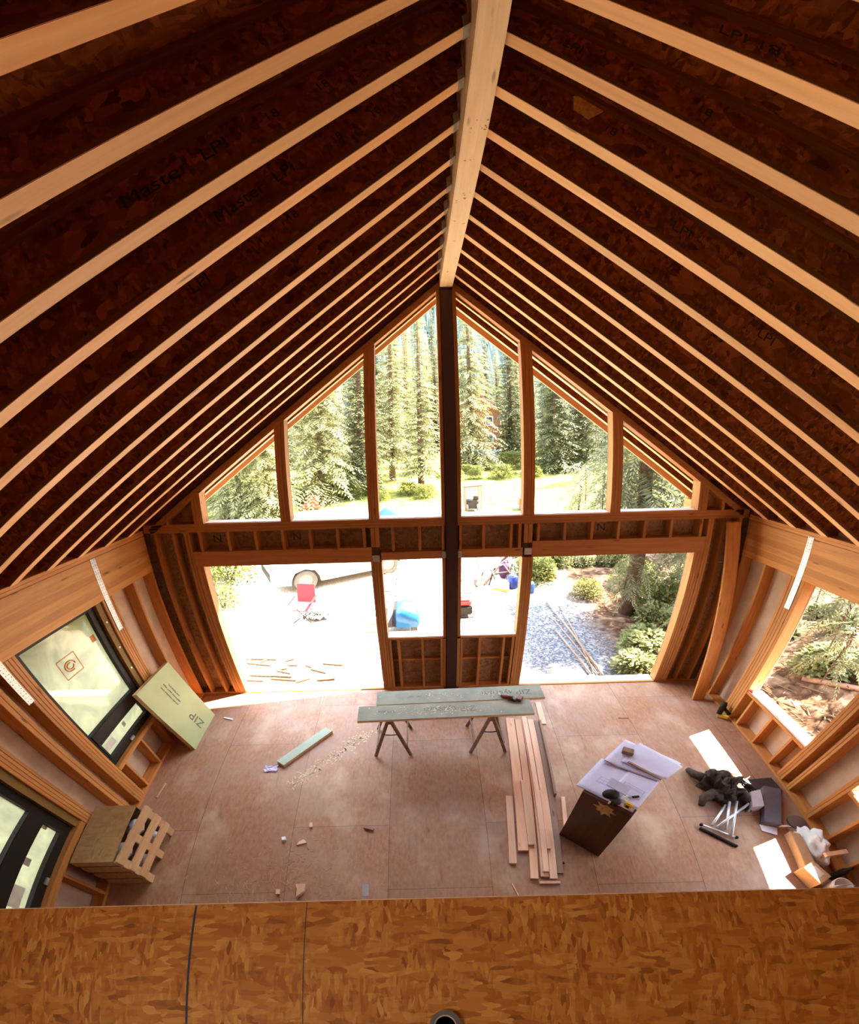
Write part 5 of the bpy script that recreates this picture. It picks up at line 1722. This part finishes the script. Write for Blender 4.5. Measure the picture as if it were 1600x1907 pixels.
rnd = random.Random(6)
vs = [(-3.30 + 0.62 * i / g + rnd.uniform(-.03, .03), 3.58 + 0.30 * j_ / g + 0.06 * math.sin(i) + rnd.uniform(-.03, .03), GZ + 0.05 + 0.16 * abs(noise.noise(Vector((i * 0.5, j_ * 0.5, 2))))) for i in range(g + 1) for j_ in range(g + 1)]
m.add(vs, [(i * (g + 1) + j_, (i + 1) * (g + 1) + j_, (i + 1) * (g + 1) + j_ + 1, i * (g + 1) + j_ + 1) for i in range(g) for j_ in range(g)])
m.build('tarp', plain('grey_tarp', (0.07, 0.066, 0.06), 0.8), t, True)

# ---- blue machine under the left lower window
BLUE = plain('blue_paint', (0.016, 0.125, 0.30), 0.35, vary=0.05)
t = thing('mini_tractor', 'small blue tractor standing just outside the left lower window', 'tractor', (-1.03, 3.05, GZ))
bx0, by0 = -0.97, 2.92
m = MB()
prof = [(-0.20, 0.28), (-0.18, 0.66), (-0.04, 0.74), (0.16, 0.72), (0.30, 0.60), (0.36, 0.42), (0.34, 0.28)]
m.v = []
nP = len(prof)
for yy, k in ((-0.30, 0.86), (-0.22, 1.0), (0.32, 1.0), (0.44, 0.84)):
    for x, z in prof:
        m.v.append(Vector((bx0 + 0.16 + x * k, by0 + yy, GZ + 0.30 + (z - 0.30) * k)))
for a in range(3):
    m.f += [[a * nP + i, a * nP + (i + 1) % nP, (a + 1) * nP + (i + 1) % nP, (a + 1) * nP + i] for i in range(nP)]
m.f += [list(range(nP)), [3 * nP + i for i in range(nP)][::-1]]
m.build('bonnet', BLUE, t, True)
MB().prism([(bx0 - 0.24, by0 - 0.30, GZ + 0.30), (bx0 - 0.11, by0 - 0.30, GZ + 0.30), (bx0 - 0.05, by0 + 0.62, GZ + 0.86), (bx0 - 0.16, by0 + 0.62, GZ + 0.86)], (0.0, 0.02, 0.10)).build('belt_guard', plain('brown_rubber', (0.06, 0.035, 0.03), 0.7), t)
MB().obox((bx0 - 0.33, by0 + 0.02, GZ + 0.52), (0.07, 0, 0), (0, 0.30, 0.06), (0, -0.02, 0.20)).build('side_tank', BLUE, t, bevel=0.03)
MB().bar((bx0 - 0.26, by0 + 0.50, GZ + 0.86), (bx0 - 0.20, by0 + 1.25, GZ + 1.05), 0.22, 0.06).build('seat', plain('grey_seat', (0.16, 0.18, 0.21), 0.5), t, bevel=0.02)
MB().tube([(bx0 - 0.06, by0 + 0.5, GZ + 0.75), (bx0 - 0.03, by0 + 0.9, GZ + 0.98), (bx0 - 0.03, by0 + 1.2, GZ + 1.0)], 0.025, 7).build('roll_bar', BLACK, t)
for sx in (-0.30, 0.36):
    for sy, rw in ((-0.05, 0.19), (0.65, 0.24)):
        m = MB()
        m.tube([(bx0 + sx - 0.07, by0 + sy, GZ + rw), (bx0 + sx + 0.07, by0 + sy, GZ + rw)], rw, 20)
        m.build('wheel', TYRE, t, bevel=0.03)
MB().bar((bx0 - 0.1, by0 - 0.2, GZ + 0.32), (bx0 - 0.1, by0 + 0.9, GZ + 0.36), 0.4, 0.14).build('chassis', BLACK, t)

# ---- red generator, wheelbarrow and clutter in front of the right lower window
t = thing('generator', 'red and black generator behind the steel post', 'generator', (0.56, 3.75, GZ))
MB().obox((0.52, 3.75, GZ + 0.20), (0.26, 0, 0), (0, 0.2, 0), (0, 0, 0.13)).build('engine', BLACK, t, bevel=0.03)
MB().obox((0.52, 3.75, GZ + 0.40), (0.22, 0, 0), (0, 0.17, 0), (0, 0, 0.07)).build('tank', RED, t, bevel=0.03)
for sy in (-0.22, 0.22):
    MB().tube([(0.24, 3.75 + sy, GZ + 0.02), (0.24, 3.75 + sy, GZ + 0.52), (0.80, 3.75 + sy, GZ + 0.52), (0.80, 3.75 + sy, GZ + 0.02), (0.24, 3.75 + sy, GZ + 0.02)], 0.016, 6).build('frame', BLACK, t)
t = thing('wheelbarrow', 'tipped wheelbarrow in the clutter beyond the right lower window', 'wheelbarrow', (1.55, 6.1, GZ))
MB().prism([(1.25, 5.75, GZ + 0.35), (1.95, 6.15, GZ + 0.42), (1.80, 6.65, GZ + 0.75), (1.15, 6.25, GZ + 0.70)], (0.03, -0.05, 0.05)).build('tray', plain('grey_tray', (0.07, 0.062, 0.05), 0.5), t, bevel=0.01)
MB().prism([(1.36, 5.88, GZ + 0.425), (1.78, 6.12, GZ + 0.475), (1.70, 6.36, GZ + 0.63), (1.30, 6.10, GZ + 0.60)], (0.003, -0.008, 0.008)).build('load', BLACK, t)
for dx in (0.0, 0.3):
    MB().tube([(1.2 + dx, 5.6, GZ + 0.02), (1.4 + dx, 6.0, GZ + 0.38), (1.75 + dx, 6.5, GZ + 0.45)], 0.02, 6).build('handle', BLACK, t)
MB().tube([(1.15, 5.62, GZ + 0.17), (1.23, 5.55, GZ + 0.17)], 0.17, 16).build('wheel', TYRE, t)
BLUEB = plain('blue_plastic', (0.014, 0.03, 0.16), 0.4)
t = thing('barrel', 'dark blue barrel at the edge of the clutter', 'barrel', (2.12, 5.40, GZ))
MB().lathe([(0.13, 0), (0.15, 0.04), (0.15, 0.36), (0.12, 0.40)], (2.12, 5.40, GZ), 18).build('drum', BLUEB, t, True)
MB().lathe([(0.10, 0), (0.10, 0.015), (0.02, 0.02)], (2.12, 5.40, GZ + 0.40), 14).build('lid', BLUEB, t)
t = thing('barrel', 'lighter blue barrel left of the right doorway greenery', 'barrel', (2.52, 5.05, GZ))
MB().lathe([(0.12, 0), (0.13, 0.03), (0.13, 0.27), (0.10, 0.30)], (2.52, 5.05, GZ), 18).build('drum', plain('light_blue_plastic', (0.03, 0.10, 0.25), 0.4), t, True)
MB().lathe([(0.09, 0), (0.09, 0.015), (0.02, 0.02)], (2.52, 5.05, GZ + 0.30), 14).build('lid', WHITE, t)
t = thing('white_crate', 'white crate beside the dark blue barrel', 'crate', (1.80, 5.35, GZ))
MB().prism([(1.55, 5.25, GZ), (1.95, 5.05, GZ), (2.05, 5.45, GZ), (1.68, 5.62, GZ)], (0, 0, 0.22)).build('body', WHITE, t, bevel=0.01)
MB().prism([(1.55, 5.235, GZ + 0.03), (1.95, 5.035, GZ + 0.03), (1.95, 5.035, GZ + 0.08), (1.55, 5.235, GZ + 0.08)], (-0.004, -0.008, 0)).build('band', YELLOW, t)
t = thing('sawbuck', 'brown tangle of a fallen sawbuck in the clutter', 'sawbuck', (1.75, 5.85, GZ))
for i, (a, b) in enumerate((((1.35, 5.55, 0.05), (1.85, 6.0, 0.5)), ((1.75, 5.45, 0.05), (1.55, 6.0, 0.5)), ((1.95, 5.65, 0.05), (2.25, 6.15, 0.48)), ((2.3, 5.6, 0.05), (1.98, 6.1, 0.48)), ((1.65, 5.78, 0.30), (2.15, 5.92, 0.30)))):
    MB().bar((a[0], a[1], GZ + a[2]), (b[0], b[1], GZ + b[2]), 0.05, 0.05).build('leg' if i < 4 else 'cross_rail', plain('brown_timber_%d' % i, (0.055, 0.027, 0.016), 0.8), t)
t = thing('tool_bag', 'dark purple tool bag on the clutter heap', 'bag', (2.0, 6.2, GZ))
MB().ball((2.02, 6.18, GZ + 0.26), (0.16, 0.14, 0.28), 12, 8, 0.08, 3).build('bag', plain('purple_cloth', (0.09, 0.03, 0.09), 0.9), t, True)
MB().tube([(2.02 + 0.11 * math.cos(a), 6.18, GZ + 0.50 + 0.12 * math.sin(a)) for a in [math.pi * i / 8 for i in range(9)]], 0.014, 6).build('handle', BLACK, t)
t = thing('machine_part', 'dark red machine part at the top of the clutter', 'machine', (2.2, 7.2, GZ))
MB().ball((2.2, 7.2, GZ + 0.20), (0.22, 0.18, 0.2), 9, 6, 0.25, 5).build('casting', plain('rust_red', (0.17, 0.06, 0.05), 0.8), t)
MB().tube([(2.05, 7.0, GZ + 0.2), (2.45, 7.25, GZ + 0.55)], 0.03, 7).build('lever', BLACK, t)

# ---- ladder stub leaning outside beside the left door
t = thing('step_ladder', 'pale step ladder standing outside at the right jamb of the left door', 'ladder', (-1.50, 2.1, GZ))
for dx in (-0.13, 0.13):
    MB().bar((-1.50 + dx * 0.9, 2.0, GZ + 0.0), (-1.50 + dx, 2.55, GZ + 0.85), 0.03, 0.06).build('stile', plain('grey_ladder_%d' % (dx > 0), (0.13, 0.12, 0.10), 0.7), t)
for i in range(5):
    f_ = 0.12 + 0.18 * i
    MB().bar((-1.64, 2.0 + 0.55 * f_, GZ + 0.85 * f_), (-1.36, 2.0 + 0.55 * f_, GZ + 0.85 * f_), 0.06, 0.02).build('rung', LUMBER_BROWN, t)

# ---- far yard: red canopy, blue tarp, orange heap, brown cabin
t = thing('red_canopy', 'red canopied machine on the lawn right of the post', 'machine', (2.2, 16.0, GZ))
MB().prism([(1.85, 15.6, GZ + 1.25), (2.75, 15.7, GZ + 1.30), (2.75, 16.7, GZ + 1.36), (1.85, 16.6, GZ + 1.31)], (0, 0, 0.06)).build('canopy', plain('orange_red_canopy', (0.13, 0.022, 0.012), 0.6), t)
for x, y in ((1.9, 15.65), (2.7, 15.72), (2.68, 16.6), (1.92, 16.55)):
    MB().tube([(x, y, GZ), (x, y, GZ + 1.27)], 0.025, 6).build('post', RED, t)
MB().obox((2.25, 16.0, GZ + 0.3), (0.3, 0, 0), (0, 0.35, 0), (0, 0, 0.22)).build('engine', BLACK, t, bevel=0.05)
MB().obox((2.45, 15.95, GZ + 0.62), (0.12, 0, 0), (0, 0.14, 0), (0, 0, 0.12)).build('seat', BLACK, t, bevel=0.03)
for x in (1.98, 2.52):
    MB().tube([(x - 0.05, 15.7, GZ + 0.18), (x + 0.05, 15.7, GZ + 0.18)], 0.18, 14).build('wheel', TYRE, t)
t = thing('blue_tarp', 'blue tarp draped over a low heap left of the post', 'tarp', (-2.0, 15.2, GZ))
MB().ball((-1.95, 15.2, GZ + 0.02), (0.5, 0.4, 0.42), 14, 10, 0.12, 4).build('tarp', plain('blue_tarp_cloth', (0.02, 0.085, 0.22), 0.5), t, True)
t = thing('orange_heap', 'orange pile of sawn timber at the foot of the pale conifer', 'pile', (-6.3, 17.3, GZ))
for i in range(5):
    MB().bar((-6.9 + 0.1 * i, 17.0 + 0.12 * i, GZ + 0.08 + 0.14 * i), (-5.9 - 0.05 * i, 17.3 + 0.05 * i, GZ + 0.10 + 0.14 * i), 0.5 - 0.07 * i, 0.13).build('timber', plain('orange_timber_%d' % i, (0.20, 0.075, 0.035), 0.8), t)
t = thing('red_mower', 'small red machine at the lawn edge, lower right of the fourth upper window', 'machine', (5.0, 15.8, GZ))
MB().obox((5.0, 15.8, GZ + 0.35), (0.35, 0, 0), (0, 0.25, 0), (0, 0, 0.22)).build('body', RED, t, bevel=0.05)
for x in (4.75, 5.25):
    MB().tube([(x, 15.5, GZ + 0.15), (x, 15.58, GZ + 0.15)], 0.15, 12).build('wheel', TYRE, t)

cab = thing('cabin', 'orange brown timber cabin among the trees beyond the lawn', 'house', (7.2, 46.0, GZ))
CABW = plain('orange_cladding', (0.16, 0.05, 0.014), 0.8)
box('wall', CABW, 4.0, 9.3, 45.0, 52.0, GZ + 0.9, GZ + 5.6, cab)
box('foundation', plain('grey_blue_concrete', (0.42, 0.45, 0.48), 0.9), 4.05, 9.25, 45.05, 51.9, GZ, GZ + 0.9, cab)
MB().prism([(4.0, 44.95, GZ + 5.6), (9.3, 44.95, GZ + 5.6), (6.65, 44.95, GZ + 7.6)], (0, 7.0, 0)).build('gable', CABW, cab)
for s in (-1, 1):
    MB().prism([(6.65, 44.5, GZ + 7.7), (6.65 + s * 3.2, 44.5, GZ + 5.35), (6.65 + s * 3.2, 44.5, GZ + 5.2), (6.65, 44.5, GZ + 7.5)], (0, 8.0, 0)).build('roof', plain('brown_roof_%d' % s, (0.16, 0.06, 0.04), 0.8), cab)
for x, z in ((8.0, 4.3), (8.0, 2.2), (5.6, 2.4), (5.6, 4.3)):
    f_ = box('window_frame', WHITE, x - 0.45, x + 0.45, 44.93, 44.98, GZ + z - 0.55, GZ + z + 0.55, cab)
    box('pane', GLASSD, x - 0.37, x + 0.37, 44.92, 44.928, GZ + z - 0.47, GZ + z + 0.47, f_)
box('porch_post', CABW, 9.5, 9.7, 44.6, 44.8, GZ, GZ + 3.2, cab)
box('porch_rail', CABW, 9.3, 10.2, 44.6, 44.7, GZ + 2.3, GZ + 2.5, cab)
